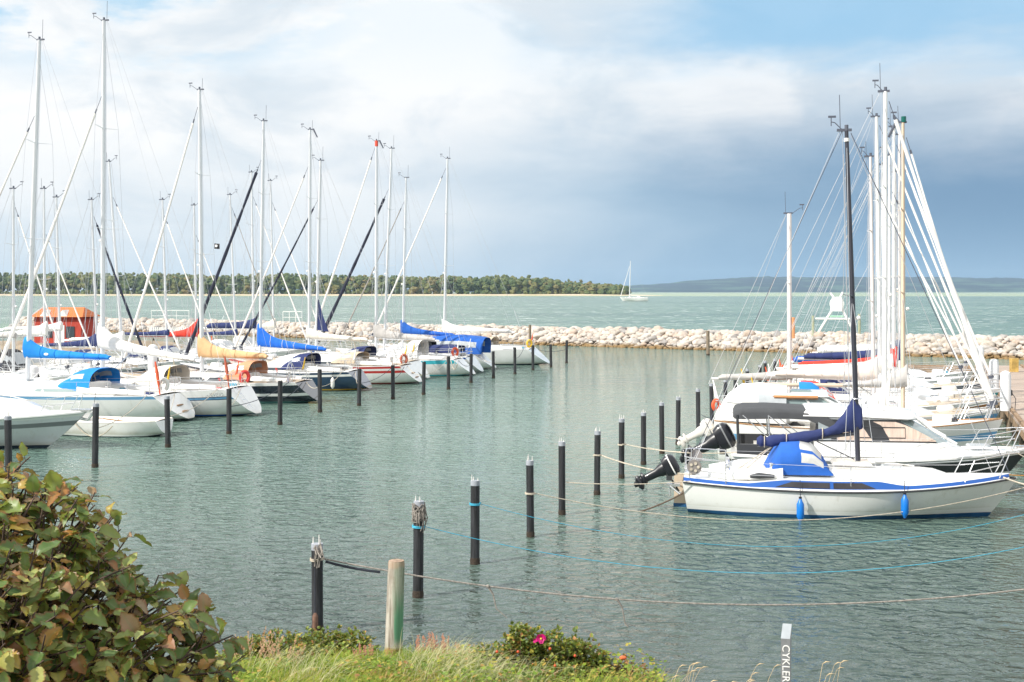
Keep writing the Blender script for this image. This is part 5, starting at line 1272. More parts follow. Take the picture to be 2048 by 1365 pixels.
S0, S1 = -92., 58.
def prof(t):   # across the bank, 0 at the harbour waterline
    return (.0+1.42*min(1, t/2.3)) if t < 3.4 else 1.42-1.5*(t-3.4)/2.6
for row in range(15):
    t = -.15+row*.33; s_ = S0+rd.random()
    while s_ < S1:
        big = rd.random() < .22
        r = rd.uniform(.38, .55) if big else rd.uniform(.17, .36)
        if t < .6: r *= .62
        rocks.append((s_, t+rd.uniform(-.16, .16), prof(max(0, t))+rd.uniform(-.05, .13)-r*.15, r)); s_ += r*rd.uniform(1.25, 1.75)
def rp(s_, t): q = BA+BD*s_+BN*t; return q
def vis(k): 
    s_, t, z, r = k; q = rp(s_, t); px = CX+F*q.x/q.y
    return (r/q.y)*(1 if -10 < px < 2060 else 0)*(1 if t < 3.2 else .1)
rocks.sort(key=vis, reverse=True)
for i, (s_, t, z, r) in enumerate(rocks[:300]):
    q = rp(s_, t); o = bpy.data.objects.new('boulder', rock_me[i % 10]); COL.objects.link(o)
    o.location = (q.x, q.y, z); o.rotation_euler = (rd.uniform(-.4, .4), rd.uniform(-.4, .4), rd.uniform(0, 6.28))
    o.scale = (r*rd.uniform(.95, 1.25), r*rd.uniform(.85, 1.1), r*rd.uniform(.62, .85))
    tag(o, 'pale rounded granite boulder in the stone breakwater', 'boulder', 'large boulders of the breakwater')
V = []; Fc = []
for (s_, t, z, r) in rocks[300:]:
    q = rp(s_, t); sh = rd.choice(rock_sh); a_ = rd.uniform(0, 6.28); ca, sa = cos(a_), sin(a_); sx, sy, sz = r*rd.uniform(.95, 1.3), r*rd.uniform(.85, 1.1), r*rd.uniform(.6, .85); o = len(V)
    for v in sh: V.append((q.x+(v.x*sx*ca-v.y*sy*sa), q.y+(v.x*sx*sa+v.y*sy*ca), z+v.z*sz))
    Fc += [tuple(i+o for i in f) for f in ICO2[1]]
mb = MB(); mb.v = V; mb.f = Fc; mb.m = [0]*len(Fc)
o = mb.build('breakwater_stones', rockm, None, smooth=180); tag(o, 'smaller stones packed between the boulders of the long breakwater', 'stones', kind='stuff')
core = MB(); rings = []
for i in range(40):
    s_ = S0+(S1-S0)*i/39
    rings.append([tuple(rp(s_, t)+Vector((0, 0, z))) for t, z in ((-.3, -1.), (.2, -.15), (2.2, .9), (3.5, .95), (6.3, -.2), (6.5, -1))])
o = core.loft(rings, False, False).build('breakwater_core', mat('core_stone', (.10, .08, .06), .95, var=.4, vs=2)); tag(o, kind='structure')

# white signal frame on the breakwater
def onbw(px):
    k = (px-CX)/F; s_ = (k*BA.y-BA.x)/(BD.x-k*BD.y); q = rp(s_, 2.6); return q
q = onbw(1650); root = thing('signal_frame', (q.x, q.y, 1.5), atan2(BD.y, BD.x)*.5, label='white A shaped day mark with round panel on the breakwater', cat='day mark')
sc_ = q.y/F
zb_ = 0
def fx_(px, py): return ((px-1650)*sc_, (665-py)*sc_)
wp = mat('white_painted_timber', (.80, .80, .77), .5, var=.05)
for (a_, b_) in (((1612, 664), (1648, 598)), ((1687, 664), (1650, 598))):
    x_, z_ = fx_(*a_); x2, z2 = fx_(*b_)
mb = MB()
MB().tube([(fx_(1612, 664)[0], 0, 0), (fx_(1640, 618)[0], 0, fx_(0, 618)[1]), (fx_(1646, 585)[0]-.1, .03, fx_(0, 590)[1])], .10, 6).build('leg', wp, root)
MB().tube([(fx_(1687, 664)[0], 0, 0), (fx_(1663, 618)[0], 0, fx_(0, 618)[1]), (fx_(1656, 585)[0]+.1, .03, fx_(0, 590)[1])], .10, 6).build('leg', wp, root)
MB().tube([(fx_(1638, 582)[0], -.03, fx_(0, 581)[1]), (fx_(1645, 590)[0], -.03, fx_(0, 591)[1])], .09, 6).build('arm', wp, root)
MB().tube([(fx_(1663, 582)[0], -.03, fx_(0, 580)[1]), (fx_(1656, 590)[0], -.03, fx_(0, 591)[1])], .09, 6).build('arm', wp, root)
cz = fx_(0, 603)[1]; cx_ = fx_(1651, 0)[0]
MB().tube([(cx_, -.18, cz), (cx_, -.13, cz)], 14.2*sc_, 28).build('disc', wp, root, smooth=30)
MB().box((cx_, -.22, cz-.05), (20*sc_, .04, 27*sc_)).build('panel', wp, root, smooth=0)
MB().tube([(fx_(1609, 0)[0], 0, fx_(0, 633)[1]), (fx_(1693, 0)[0], 0, fx_(0, 633)[1])], .08, 6).build('crossbar', wp, root)
MB().tube([(fx_(1634, 0)[0], 0, fx_(0, 628)[1]), (fx_(1664, 0)[0], 0, fx_(0, 628)[1])], .06, 6).build('green_bar', mat('pale_green', (.35, .62, .45), .5), root)
MB().tube([(fx_(1612, 0)[0], .0, .06), (fx_(1690, 0)[0], .0, .06)], .08, 6).build('sill', wp, root)
gp = mat('greenish_timber', (.34, .36, .24), .8, var=.2)
for px, yt in ((1604, 627), (1694, 623)):
    MB().tube([(fx_(px, 0)[0], .1, -.6), (fx_(px, 0)[0], .1, fx_(0, yt)[1])], .11, 8).build('post', gp, root)

# red hut with tiled roof
dh = 112.; k_ = dh/F; root = thing('red_hut', (gx(133, dh), dh, 0), radians(-8), label='small red boarded hut with orange tiled roof behind the far left masts', cat='hut')
redw = mat('red_boards', (.42, .045, .025), .8, var=.25, vs=2, stretch=(12, 12, 1)); tile = bpy.data.materials.new('orange_roof_tiles'); tile.use_nodes = True; N = NT(tile.node_tree); b = N.n['Principled BSDF']; b.inputs['Roughness'].default_value = .8
co = N.node('ShaderNodeTexCoord').outputs['Object']; wv = N.node('ShaderNodeTexWave', wave_type='BANDS', bands_direction='X'); N.l.new(co, wv.inputs[0]); wv.inputs['Scale'].default_value = 1.6; wv.inputs['Distortion'].default_value = .3
wz = N.node('ShaderNodeTexWave', wave_type='BANDS', bands_direction='Z'); N.l.new(co, wz.inputs[0]); wz.inputs['Scale'].default_value = 3.
N.l.new(N.mix(N.m('MULTIPLY', wv.outputs[1], wz.outputs[1]), (.52, .12, .03), (.78, .26, .08)), b.inputs['Base Color'])
Wd, Dp, zw, zr = 4.4, 3.2, gz(632, dh), gz(615, dh)
MB().box((0, 0, zw/2+.2), (Wd, Dp, zw-.4)).build('wall', redw, root, smooth=0)
mb = MB(); o_ = .25
mb.add([(-Wd/2-o_, -Dp/2-o_, zw-.08), (Wd/2+o_, -Dp/2-o_, zw-.08), (Wd/2-.5, 0, zr), (-Wd/2+.5-.5, 0, zr), (-Wd/2-o_, Dp/2+o_, zw-.08), (Wd/2+o_, Dp/2+o_, zw-.08)], [(0, 1, 2, 3), (5, 4, 3, 2), (1, 5, 2)])
mb.add([(-Wd/2-o_, -Dp/2-o_, zw-.2), (Wd/2+o_, -Dp/2-o_, zw-.2), (Wd/2+o_, Dp/2+o_, zw-.2), (-Wd/2-o_, Dp/2+o_, zw-.2)], [(0, 3, 2, 1)])
mb.build('roof', tile, root, smooth=0)
MB().add([(-Wd/2-.02, -Dp/2, zw-.1), (-Wd/2-.02, Dp/2, zw-.1), (-Wd/2-.02, 0, zr-.15)], [(0, 2, 1)]).build('gable', redw, root, smooth=0)
for s_ in (1, -1): MB().tube([(-Wd/2-.3, s_*(Dp/2+.25), zw-.1), (-Wd/2-.05, 0, zr+.03)], .07, 4).build('barge_board', wp, root)
for x_ in (-1.2, .5):
    MB().loft([[(x_-.5, -Dp/2-.1, zw-.1), (x_+.5, -Dp/2-.1, zw-.1), (x_, -Dp/2-.1, zw+.55)], [(x_-.5, -.3, zw-.1), (x_+.5, -.3, zw-.1), (x_, -.3, zw+.55)]]).build('dormer', wp, root, smooth=0)
for x_ in (-.9, 1.2): MB().box((x_, -Dp/2-.02, 1.6), (.8, .06, 1.)).build('window', glass, root, smooth=0)
MB().box((.2, -Dp/2-.02, 1.3), (.9, .06, 1.8)).build('door', wp, root, smooth=0)
# land spit carrying the hut
mb = MB(); rings = []
for i in range(13):
    a_ = 2*pi*i/12
rings = [[(gx(120, dh)+(11*k)*cos(2*pi*j/24)*(1+.1*sin(3*j)), dh+2+(6*k)*sin(2*pi*j/24), z) for j in range(24)] for k, z in ((1.15, -.6), (1., .1), (.85, .55), (.01, .75))]
o = MB().loft(rings).build('spit', mat('sandy_ground', (.30, .24, .17), .95, var=.3, vs=1), None, 30); tag(o, kind='structure')

# picket fence and rail by the far end of the left pier
q1 = rp(-34., -1.6); 
root = thing('picket_fence', (gx(300, 128), 128, 0), radians(-8), label='low white picket fence in front of the breakwater, above the red sail cover', cat='fence')
for i in range(26):
    MB().box((i*.20, 0, 1.05), (.10, .04, .95)).build('picket', wp, root, smooth=0)
MB().box((2.5, .05, 1.3), (5.2, .04, .08)).box((2.5, .05, .85), (5.2, .04, .08)).build('rail', wp, root, smooth=0)
mb = MB().box((2.5, .4, .45), (5.6, 1.2, .12)); mb.build('deck', plankm, root, smooth=0)
for x_ in (.2, 2.5, 4.9): MB().tube([(x_, .4, -.8), (x_, .4, .45)], .1, 8).build('post', tim, root)
for (pa, pb, d_, lb) in ((303, 378, 152, 'thin white handrail on the breakwater crest, left part'), (566, 604, 144, 'thin white handrail on the breakwater crest, right part')):
    xa_, xb2 = gx(pa, d_), gx(pb, d_); root = thing('handrail', (xa_, d_, 1.5), 0, label=lb, cat='railing', group='white handrails on the breakwater'); n = max(3, int((xb2-xa_)/1.3)); w_ = xb2-xa_
    for i in range(n+1): MB().tube([(w_*i/n, 0, 0), (w_*i/n, 0, 1.35)], .035, 5).build('post', wp, root)
    MB().tube([(0, 0, 1.35), (w_, 0, 1.35)], .04, 5).tube([(0, 0, .7), (w_, 0, .7)], .03, 5).build('rail', wp, root)
# ------------------------------------------------------------ foreground: posts
def postmat():
    m = bpy.data.materials.new('painted_post'); m.use_nodes = True; N = NT(m.node_tree); b = N.n['Principled BSDF']; b.inputs['Roughness'].default_value = .85
    co = N.node('ShaderNodeTexCoord').outputs['Object']; sp = N.node('ShaderNodeSeparateXYZ'); N.l.new(co, sp.inputs[0])
    st = N.noise(N.mapping(co, (14, 14, 1.2)), 1.5, 5, .6)
    c = N.mix(N.ss(st, .32, .62), (.15, .12, .09), (.44, .41, .355)); c = N.mix(N.ss(N.noise(co, 5., 5, .7), .5, .7, 0, .6), c, (.24, .20, .15))
    # worn green paint on the right hand side, rusty foot
    gx_ = N.ss(N.m('ADD', sp.outputs[0], N.m('MULTIPLY', N.m('SUBTRACT', st, .5), .14)), .0, .05)
    gz_ = N.m('MULTIPLY', N.ss(sp.outputs[2], .26, .38), N.ss(sp.outputs[2], .6, 1.0, 1, .35))
    c = N.mix(N.m('MULTIPLY', gx_, gz_), c, (.09, .24, .14))
    z = N.m('ADD', sp.outputs[2], N.m('MULTIPLY', N.m('SUBTRACT', N.noise(co, 6, 4), .5), .12))
    c = N.mix(N.ss(z, .22, .27, 1, 0), c, N.mix(N.noise(co, 14, 5), (.20, .10, .035), (.34, .20, .09)))
    c = N.mix(N.ss(z, 1.16, 1.2, 0, .6), c, (.36, .25, .17))
    N.l.new(c, b.inputs['Base Color'])
    bn = N.node('ShaderNodeBump'); bn.inputs['Strength'].default_value = .6; bn.inputs['Distance'].default_value = .01; N.l.new(st, bn.inputs['Height']); N.l.new(bn.outputs[0], b.inputs['Normal'])
    return m
dp = 14.6; xb_, xt_ = gx(786, dp), gx(793, dp); z0_ = .80; zt_ = gz(1122, dp)
root = thing('timber_post', (xb_, dp, z0_), 0, label='thick round timber post with worn green paint and rusty foot, standing in the grass', cat='post')
h_ = zt_-z0_; rr = [(0, .102), (.2, .104), (.5, .102), (.9, .098), (.985, .095), (1, .090)]
MB().tube([((xt_-xb_)*k, 0, h_*k) for k, _ in rr], [r for _, r in rr], 24).build('shaft', postmat(), root, smooth=50)
mb = MB()
mb.tube([((xt_-xb_), 0, h_), ((xt_-xb_), 0, h_+.004)], .088, 24); mb.build('end_grain', mat('end_grain', (.34, .24, .17), .9, var=.4, vs=25), root)

dq = 11.2; xq = gx(1571, dq); zq = gz(1254, dq)
root = thing('sign_post', (xq, dq, bank(xq, dq)-.1), radians(-14), label='grey rectangular bicycle parking bollard with vertical white lettering', cat='sign post')
hq = zq-(bank(xq, dq)-.1)
gf = mat('bollard_grey', (.19, .20, .21), .55, var=.15, vs=8); gl_ = mat('bollard_light', (.33, .36, .38), .6, var=.12, vs=6)
mb = MB(); w2, t2 = .040, .026
x0_, x1_, y0_, y1_ = -w2, w2, -t2, .11
vs = [(x0_, y0_, 0), (x1_, y0_, 0), (x1_, y1_, 0), (x0_, y1_, 0), (x0_, y0_, hq-.10), (x1_, y0_, hq-.10), (x1_+.012, y1_, hq), (x0_+.012, y1_, hq)]
mb.add(vs, [(0, 1, 5, 4)], 0); mb.add(vs, [(1, 2, 6, 5), (4, 5, 6, 7), (3, 0, 4, 7), (2, 3, 7, 6)], 1)
mb.build('bollard_body', [gf, gl_], root, smooth=0)
text_on(root, 'CYKLER', .094, mat('lettering_white', (.82, .82, .80), .5), (-.026, -t2-.003, hq-.24-.08), (radians(90), radians(90), 0), 'lettering')

# ------------------------------------------------------------ hedge with lobed leaves
def leafshape(n=16, wid=.36, lobes=5, fold=.25, curl=.3, seed=0):
    """returns verts, faces, edge weights for a unit long leaf along x"""
    v = []; e_ = []
    for i in range(n+1):
        k = i/n; w_ = wid*sin(pi*min(1, .06+k*.94)**.85)**.8
        w_ *= 1+.17*(2*abs(sin((k*lobes+.17*seed)*pi))-1)
        if i in (0,): w_ = .02
        if i == n: w_ = .01
        z = -curl*k*k+.05*sin(k*7+seed)
        v += [(k, -w_, z+fold*w_+.03*sin(k*17+seed)), (k, -w_*.5, z+fold*w_*.35), (k, 0, z), (k, w_*.5, z+fold*w_*.35), (k, w_, z+fold*w_+.03*sin(k*15+2*seed))]; e_ += [1, .45, 0, .45, 1]
        if i >= n-1: e_[-5:] = [1, .8, .8, .8, 1]
    f = [(5*i+j, 5*i+j+1, 5*i+j+6, 5*i+j+5) for i in range(n) for j in range(4)]
    return v, f, e_
def frame(d, up):
    d = d.normalized(); s_ = d.cross(up)
    if s_.length < 1e-4: s_ = Vector((1, 0, 0))
    s_.normalize(); return d, s_, s_.cross(d)
class Leaves:
    def __init__(s): s.v = []; s.f = []; s.e = []
    def put(s, base, d, up, L_, shape):
        d, sd_, u = frame(d, up); o = len(s.v)
        for (a, b, c) in shape[0]: q = base+d*(a*L_)+sd_*(b*L_)+u*(c*L_); s.v.append((q.x, q.y, q.z))
        s.f += [tuple(i+o for i in f) for f in shape[1]]; s.e += shape[2]
    def build(s, name, m, parent=None):
        mb = MB(); mb.v = s.v; mb.f = s.f; mb.m = [0]*len(s.f); o = mb.build(name, m, parent, 180)
        at = o.data.attributes.new('margin', 'FLOAT', 'POINT'); at.data.foreach_set('value', s.e); return o
def broadleaf(name, stops, edge, trl=.3, rough=.5, ns=60, amount=.8):
    m = bpy.data.materials.new(name); m.use_nodes = True; N = NT(m.node_tree); b = N.n['Principled BSDF']; b.inputs['Roughness'].default_value = rough
    g = N.node('ShaderNodeNewGeometry'); at = N.node('ShaderNodeAttribute'); at.attribute_name = 'margin'
    c = N.ramp(g.outputs['Random Per Island'], stops)
    n = N.noise(g.outputs['Position'], ns, 4, .6)
    c = N.mix(N.m('MULTIPLY', N.ss(n, .45, .75), .5), c, N.mix(.5, c, (.30, .24, .08)))
    v = N.ss(at.outputs['Fac'], .0, .22, .35, 0); c = N.mix(v, c, (.22, .26, .12))
    mk = N.m('MULTIPLY', N.ss(N.m('ADD', at.outputs['Fac'], N.m('MULTIPLY', N.m('SUBTRACT', n, .5), 1.3)), .62, 1.0), amount)
    c = N.mix(mk, c, edge); N.l.new(c, b.inputs['Base Color'])
    t = N.node('ShaderNodeBsdfTranslucent'); N.l.new(N.mix(.5, c, (.35, .38, .06)), t.inputs[0]); mx = N.node('ShaderNodeMixShader'); mx.inputs[0].default_value = trl
    N.l.new(b.outputs[0], mx.inputs[1]); N.l.new(t.outputs[0], mx.inputs[2]); N.l.new(mx.outputs[0], N.n['Material Output'].inputs[0]); return m
hedge_leaf = broadleaf('hedge_leaf', [(0, (.05, .11, .03)), (.15, (.10, .18, .045)), (.34, (.17, .25, .06)), (.5, (.27, .33, .08)), (.62, (.40, .44, .15)), (.74, (.46, .38, .07)), (.84, (.48, .22, .06)), (.92, (.34, .14, .07)), (1, (.38, .28, .16))], (.24, .085, .035), .38, .42, 45)
rd = random.Random(21)
HC = Vector((-2.45, 4.5, 3.5)); HR = Vector((1.27, .90, 1.08))
root = thing('hedge', (HC.x, HC.y, bank(HC.x, HC.y)), 0, label='bushy hedge of large lobed autumn leaves filling the lower left corner', cat='hedge')
lv = Leaves(); shapes = [leafshape(seed=i, wid=.29+.03*(i % 4), lobes=5+i % 3, fold=.15+.12*(i % 4), curl=.1+.14*(i % 5)) for i in range(12)]
twigs = MB(); off = Vector((HC.x, HC.y, bank(HC.x, HC.y)))
tips = []
# limbs from the ground up into the crown
for i in range(46):
    b0 = Vector((HC.x+rd.uniform(-.7, .7), HC.y+rd.uniform(-.35, .35), bank(HC.x, HC.y)-.1))
    u_ = rd.uniform(0, 2*pi); v_ = rd.uniform(.1, 1.35)
    dd = Vector((cos(u_)*cos(v_), sin(u_)*cos(v_), sin(v_))); e1 = Vector((HC.x+dd.x*HR.x*.60, HC.y+dd.y*HR.y*.6, HC.z+dd.z*HR.z*.6))
    pts = []
    for k in range(9):
        f = k/8; q = b0.lerp(e1, f); q += Vector((noise.noise(q*2.2+Vector((i, 0, 0))), noise.noise(q*2.2+Vector((0, i, 0))), noise.noise(q*2.5+Vector((0, 0, i)))))*.30; pts.append(q)
    twigs.tube([q-off for q in pts], [.022*(1-.8*k/8)+.004 for k in range(9)], 6)
    for k in (3, 4, 5, 6, 7, 8):
        for rep in range(3):
            p0 = pts[k]; dr = (e1-b0).normalized()+Vector((rd.uniform(-1, 1), rd.uniform(-1, 1), rd.uniform(-.5, .9))); dr.normalize()
            p1 = p0+dr*rd.uniform(.12, .28); p2 = p1+(dr+Vector((rd.uniform(-.7, .7), rd.uniform(-.7, .7), rd.uniform(-.2, .8)))).normalized()*rd.uniform(.08, .2)
            twigs.tube([p0-off, p1-off, p2-off], [.006, .004, .002], 4)
twigs.build('branches', mat('hedge_bark', (.09, .06, .045), .9, var=.35, vs=20), root)
def on_shell(f0=1.0):
    while True:
        u_ = rd.uniform(0, 2*pi); v_ = math.asin(rd.uniform(-.25, 1)); dd = Vector((cos(u_)*cos(v_), sin(u_)*cos(v_), sin(v_)))
        if dd.y < .55: break
    k = f0*(1+.16*noise.noise(dd*2.3)+.10*noise.noise(dd*5.1))
    return Vector((HC.x+dd.x*HR.x*k, HC.y+dd.y*HR.y*k, HC.z+dd.z*HR.z*k)), dd
nspr = 4000
spr = MB()
for i in range(nspr):
    f = 1-.5*rd.random()**1.4; p0, dd = on_shell(f)
    if noise.noise(p0*2.1+Vector((9, 0, 0))) < -.25 and rd.random() < .7: continue
    out = (dd+Vector((rd.uniform(-.7, .7), rd.uniform(-.7, .7), rd.uniform(-.1, .9)))).normalized(); ln = rd.uniform(.05, .17)
    b0 = p0-out*.12; p1 = p0+out*ln; spr.tube([b0-off, p0-off, p1-off], [.005, .004, .0025], 4)
    for k in range(rd.randint(3, 6)):
        q = p0.lerp(p1, rd.random()); a_ = rd.uniform(0, 6.28); s1 = frame(out, Vector((0, 0, 1)))
        ld = out*rd.uniform(.1, .9)+s1[1]*cos(a_)+s1[2]*sin(a_)*.8; ld.z += rd.uniform(-.25, .25)
        L_ = rd.uniform(.04, .09)*(1 if rd.random() < .9 else .6); up = Vector((rd.uniform(-.6, .6), rd.uniform(-.9, .3), 1)).normalized()
        ld = ld.normalized(); spr.tube([q-off, q+ld*.025-off], .0016, 3)
        lv.put(q+ld*.02-off, ld, up, L_, rd.choice(shapes))
spr.build('twigs', MATS['hedge_bark'], root)
lv.build('foliage', hedge_leaf, root)

# ------------------------------------------------------------ grass, roses, plumes on the bank
rd = random.Random(77)
def blades(name, n, region, hrange, wd, lean, stops, label, seed=1, bend=1.):
    rd = random.Random(seed); mb = MB(); V = mb.v; Fc = mb.f
    for i in range(n):
        x, y = region(rd); z = bank(x, y)-.02
        if z < .02: continue
        h_ = rd.uniform(*hrange); a_ = rd.gauss(-.2, 1.1) if rd.random() < .7 else rd.uniform(0, 6.28); w_ = wd*rd.uniform(.6, 1.3); b_ = rd.uniform(.2, 1.)*lean*bend
        dx, dy = cos(a_), sin(a_)*.8; sx, sy = -sin(a_+.5), cos(a_+.5); o = len(V); K = 5
        for k in range(K+1):
            f = k/K; hx_ = b_*h_*f*f; hz_ = h_*(f-.42*b_*f*f*f); ww = w_*(1-f*.92)
            V.append((x+dx*hx_-sx*ww, y+dy*hx_-sy*ww, z+hz_)); V.append((x+dx*hx_+sx*ww, y+dy*hx_+sy*ww, z+hz_))
        Fc += [(o+2*k, o+2*k+1, o+2*k+3, o+2*k+2) for k in range(K)]
    mb.m = [0]*len(Fc); o = mb.build(name, leafmat(name+'_blade', stops, trl=.35, nscale=1.2), None, 180); tag(o, label, 'grass', kind='stuff'); return o
def left_band(rd):
    while True:
        d = 12.2+3.4*rd.random()**.8; px = rd.uniform(400, 1345)
        if px > 960 and (d > 13.4 or rd.random() < .45): continue
        return gx(px, d), d
blades('grass', 15000, left_band, (.14, .36), .006, 1.3, [(0, (.08, .16, .012)), (.3, (.16, .27, .02)), (.55, (.30, .38, .035)), (.75, (.42, .40, .07)), (.88, (.52, .38, .16)), (1, (.46, .24, .10))], 'windblown green and yellow grass on the bank', 5)
def dune(rd):
    c_ = rd.choice([(560, 14.0), (840, 13.9), (915, 14.0), (900, 13.6), (960, 13.2), (870, 13.2), (620, 13.3), (1010, 12.9)]); return gx(c_[0], c_[1])+rd.gauss(0, .22), c_[1]+rd.gauss(0, .2)
blades('dune_grass', 900, dune, (.34, .62), .005, 1.5, [(0, (.30, .36, .16)), (.5, (.52, .50, .26)), (1, (.62, .56, .36))], 'tufts of long pale dune grass bending to the right', 6)
def straw(rd):
    px = rd.choice([1400, 1480, 1500, 1630, 1690, 1345, 1380, 1660])+rd.gauss(0, 14); return gx(px, 11.3), 11.3+rd.uniform(-.3, .5)
def straws():
    rd = random.Random(8); mb = MB(); hd = MB()
    for i in range(26):
        x, y = straw(rd); z = bank(x, y); H_ = gz(rd.uniform(1322, 1395), y)-z; l_ = rd.uniform(.1, .45); pts = [(x+l_*.5*(k/7)**2.2, y, z+H_*(k/7)-.1*l_*(k/7)**3) for k in range(8)]
        mb.tube(pts, [.0035-.0003*k for k in range(8)], 4)
        e_ = Vector(pts[-1]); mb.tube([e_, e_+Vector((.03, 0, .02)), e_+Vector((.075, 0, .02))], [.002, .005, .001], 5)
    return tag(mb.build('straw_grass', mat('straw', (.58, .44, .26), .8, var=.25), None, 180), 'dry straw coloured grass stalks sticking up by the lettered bollard', 'grass', kind='stuff')
straws()
leafs = [leafshape(4, .34, 1, .2, .15, i) for i in range(4)]
def shrub(name, label, mounds, nl, ls, m, stemm, seed, extra=None):
    rd = random.Random(seed); c0 = mounds[0]; off = Vector((c0[0], c0[1], bank(c0[0], c0[1]))); root = thing(name, off, 0, label=label, cat='bush'); lv = Leaves(); st = MB()
    tot = sum(q[3]*q[4] for q in mounds)
    for (x, y, z, rx, rz) in mounds:
        k = int(nl*rx*rz/tot)
        for i in range(14): 
            a_ = rd.uniform(0, 6.28); b_ = Vector((x+cos(a_)*rx*.25, y+sin(a_)*rx*.2, bank(x, y)-.05)); e_ = Vector((x+cos(a_)*rx*.8, y+sin(a_)*rx*.6, z+rz*rd.uniform(.3, .9)))
            st.tube([b_-off, b_.lerp(e_, .5)+Vector((0, 0, .05))-off, e_-off], [.006, .005, .002], 4)
        for i in range(k):
            u_ = rd.uniform(0, 6.28); v_ = math.asin(rd.uniform(-.3, 1)); dd = Vector((cos(u_)*cos(v_), sin(u_)*cos(v_), sin(v_)))
            f = (1-.5*rd.random()**1.5)*(1+.28*noise.noise(dd*2.6+Vector((x, 0, 0)))+.15*noise.noise(dd*7))
            p = Vector((x+dd.x*rx*f, y+dd.y*rx*.7*f, z+dd.z*rz*f))
            out = (dd+Vector((rd.uniform(-1, 1), rd.uniform(-1, 1), rd.uniform(-.4, 1)))).normalized()
            for q in range(3):
                ld = (out+Vector((rd.uniform(-1, 1), rd.uniform(-1, 1), rd.uniform(-.5, .6)))).normalized()
                lv.put(p-off, ld, Vector((rd.uniform(-.5, .5), rd.uniform(-.6, .4), 1)), ls*rd.uniform(.6, 1.3), rd.choice(leafs))
    st.build('stems', stemm, root); lv.build('foliage', m, root)
    if extra: extra(root, off, rd)
    return root
rose_leaf = broadleaf('rose_leaf', [(0, (.05, .11, .018)), (.3, (.09, .17, .025)), (.55, (.15, .23, .035)), (.75, (.24, .30, .05)), (.88, (.42, .38, .05)), (.95, (.48, .20, .05)), (1, (.30, .12, .05))], (.30, .20, .05), .3, .5, 40, .35)
red_leaf = broadleaf('red_leaf', [(0, (.14, .06, .03)), (.35, (.22, .10, .05)), (.6, (.16, .15, .04)), (.8, (.36, .16, .07)), (1, (.20, .20, .05))], (.25, .07, .04), .25, .6, 40, .4)
stm = mat('shrub_stem', (.12, .07, .04), .9, var=.3, vs=9)
pink = mat('rose_petal', (.62, .008, .20), .5, var=.2, vs=8); hip = mat('rose_hip', (.55, .07, .02), .35)
def at(px, d, z): return (gx(px, d), d, z)
def flower(root, off, rd):
    for k, (px, py, d) in enumerate(((1082, 1277, 13.75),)):
        c = Vector((gx(px, d), d, gz(py, d)))-off; mb = MB()
        for i in range(9):
            a_ = i*2.4; r = .050 if i < 5 else .036; ax = Vector((cos(a_), -.35-.3*(i > 4), sin(a_))); s_ = Vector((-sin(a_), 0, cos(a_)))
            mb.add([c, c+ax*r*.55+s_*r*.62, c+ax*r*1.05+s_*r*.4, c+ax*r*1.12-s_*r*.3, c+ax*r*.55-s_*r*.62], [(0, 1, 2, 3, 4)])
        mb.build('flower', pink, root); MB().ball(c+Vector((0, -.02, 0)), .012, 4).build('flower_centre', mat('pollen', (.7, .5, .05), .8), root)
        c2 = c+Vector((-.065, -.01, -.02)); mb = MB()
        for i in range(6):
            a_ = i*2.1; ax = Vector((cos(a_), -.5, sin(a_))); s_ = Vector((-sin(a_), 0, cos(a_))); r = .03
            mb.add([c2, c2+ax*r*.5+s_*r*.6, c2+ax*r, c2+ax*r*.5-s_*r*.6], [(0, 1, 2, 3)])
        mb.build('flower', pink, root)
    for px, py in ((994, 1304), (1036, 1304), (1066, 1330), (1110, 1332), (1100, 1298), (1150, 1312)):
        d = 13.4; c = Vector((gx(px, d), d, gz(py, d)))-off; MB().ball(c, .016, 5).build('rose_hip', hip, root)
shrub('rose_bush', 'leafy green wild rose bush with one magenta flower and red hips', [at(1065, 14.0, .95)+(.34, .46), at(1120, 14.0, .93)+(.38, .44), at(1165, 14.1, .9)+(.32, .36), at(985, 14.1, .85)+(.32, .34), at(1040, 13.9, 1.05)+(.22, .42), at(1110, 13.4, .85)+(.50, .34), at(1020, 13.4, .8)+(.4, .30)], 4600, .048, rose_leaf, stm, 31, flower)
shrub('rose_bush', 'low green leafy bush around the foot of the nearest black pile', [at(560, 15.0, .72)+(.45, .34), at(640, 15.2, .70)+(.42, .36), at(700, 15.1, .70)+(.35, .38), at(500, 15.0, .7)+(.4, .28), at(600, 14.6, .75)+(.4, .3)], 3600, .050, rose_leaf, stm, 32)
shrub('low_bush', 'reddish brown low bush with an orange flower head, right of the rose bush', [at(1235, 14.2, .62)+(.38, .36), at(1275, 14.0, .60)+(.25, .32), at(1200, 14.3, .7)+(.25, .25)], 1900, .036, red_leaf, stm, 33,
      lambda root, off, rd: MB().ball(Vector((gx(1246, 13.8), 13.8, gz(1316, 13.8)))-off, .03, 5, sc_=(1.4, 1, .8)).build('flower_head', mat('orange_bloom', (.72, .16, .05), .7, var=.3, vs=60, bump=1, bs=60), root))
shrub('low_bush', 'small yellow green bush at the right end of the planted bank', [at(1290, 13.3, .62)+(.28, .26), at(1225, 13.2, .62)+(.3, .26)], 1300, .036, rose_leaf, stm, 34)
gc = Leaves(); rdg = random.Random(55)
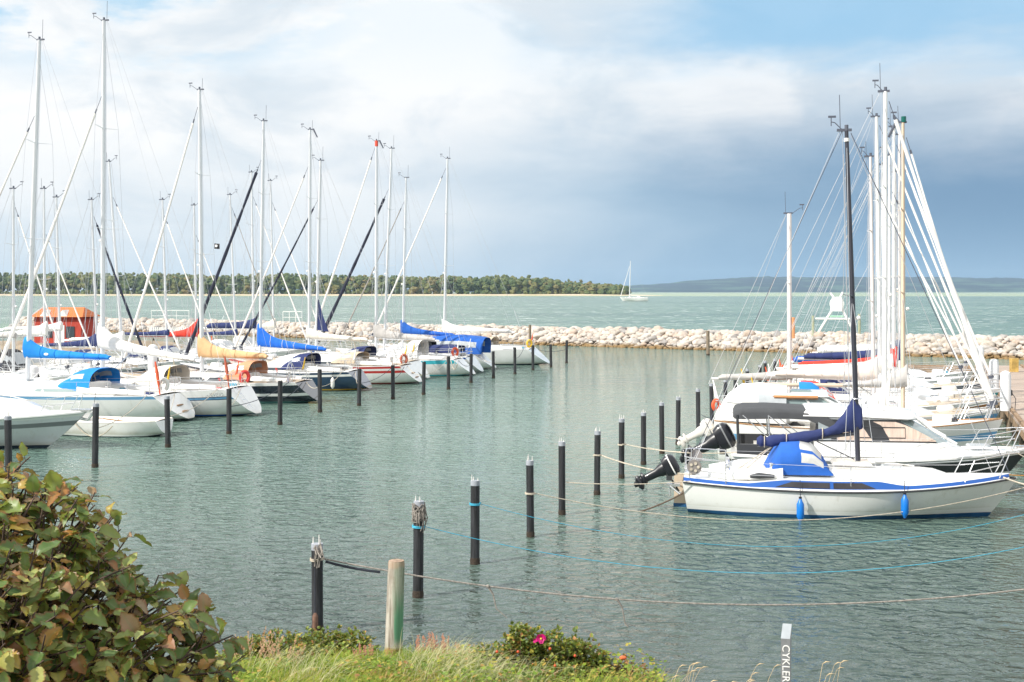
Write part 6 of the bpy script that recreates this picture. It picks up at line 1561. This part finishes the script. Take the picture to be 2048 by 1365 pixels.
for i in range(9000):
    px = rdg.uniform(410, 1330); d = rdg.uniform(12.5, 15.2)
    if px > 960 and d > 14.6: continue
    x = gx(px, d); k_ = noise.noise(Vector((x*1.1, d*1.6, 3)))
    if k_ < -.02: continue
    z = bank(x, d)+rdg.uniform(.02, .12+.45*min(.6, k_+.1)); a_ = rdg.uniform(0, 6.28)
    gc.put(Vector((x, d, z)), Vector((cos(a_), sin(a_), rdg.uniform(-.2, .8))), Vector((rdg.uniform(-.5, .5), rdg.uniform(-.7, .2), 1)), rdg.uniform(.03, .065), rdg.choice(leafs))
tag(gc.build('ground_cover', broadleaf('cover_leaf', [(0, (.07, .16, .015)), (.35, (.15, .27, .02)), (.6, (.28, .38, .03)), (.8, (.42, .42, .05)), (.92, (.50, .26, .08)), (1, (.36, .15, .07))], (.30, .20, .05), .35, .5, 40, .3)), 'low yellow green leafy plants mixed into the grass of the bank', 'ground cover', kind='stuff')
def plume(px, py, d, n, label, col, sp_=.14, seed=0):
    rd = random.Random(seed); x = gx(px, d); zb = bank(x, d); off = Vector((x, d, zb)); mb = MB(); top = gz(py, d)-zb
    for i in range(n):
        tx = rd.gauss(0, sp_); h_ = top*rd.uniform(.72, 1.02); b_ = Vector((tx*.3, rd.uniform(-.1, .1), 0)); e_ = Vector((tx, rd.uniform(-.1, .1), h_))
        mb.tube([b_, b_.lerp(e_, .5), e_], [.003, .0025, .002], 3)
        for k in range(26):
            f = rd.uniform(.55, 1.); q = b_.lerp(e_, f); a_ = rd.uniform(0, 6.28); r = .035*(1.15-f); v = q+Vector((cos(a_)*r, sin(a_)*r, rd.uniform(.0, .03)))
            mb.add([v, v+Vector((.007, 0, .006)), v+Vector((.002, .004, .014)), v+Vector((-.006, 0, .008))], [(0, 1, 2, 3)]); 
    o = mb.build('seed_plume', col, None, 0); o.location = off; tag(o, label, 'plant', 'reddish seed plumes in the grass')
pl = mat('plume_rust', (.42, .20, .13), .9, var=.3, vs=30); pl2 = mat('plume_straw', (.46, .28, .17), .9, var=.3, vs=30)
plume(500, 1262, 14.6, 16, 'rusty seed plume at the left end of the grass, beside the hedge', pl2, .22, 1)
plume(560, 1278, 14.2, 9, 'rusty seed plume left of the nearest black pile', pl2, .12, 2)
plume(728, 1288, 14.1, 9, 'rusty seed plume just left of the thick timber post', pl, .07, 3)
plume(838, 1278, 14.5, 8, 'rusty seed plume just right of the thick timber post', pl, .09, 4)
plume(880, 1268, 14.5, 16, 'tallest rusty seed plume, between timber post and rose bush', pl, .11, 5)
plume(930, 1290, 14.3, 8, 'short rusty seed plume touching the rose bush left side', pl2, .12, 6)
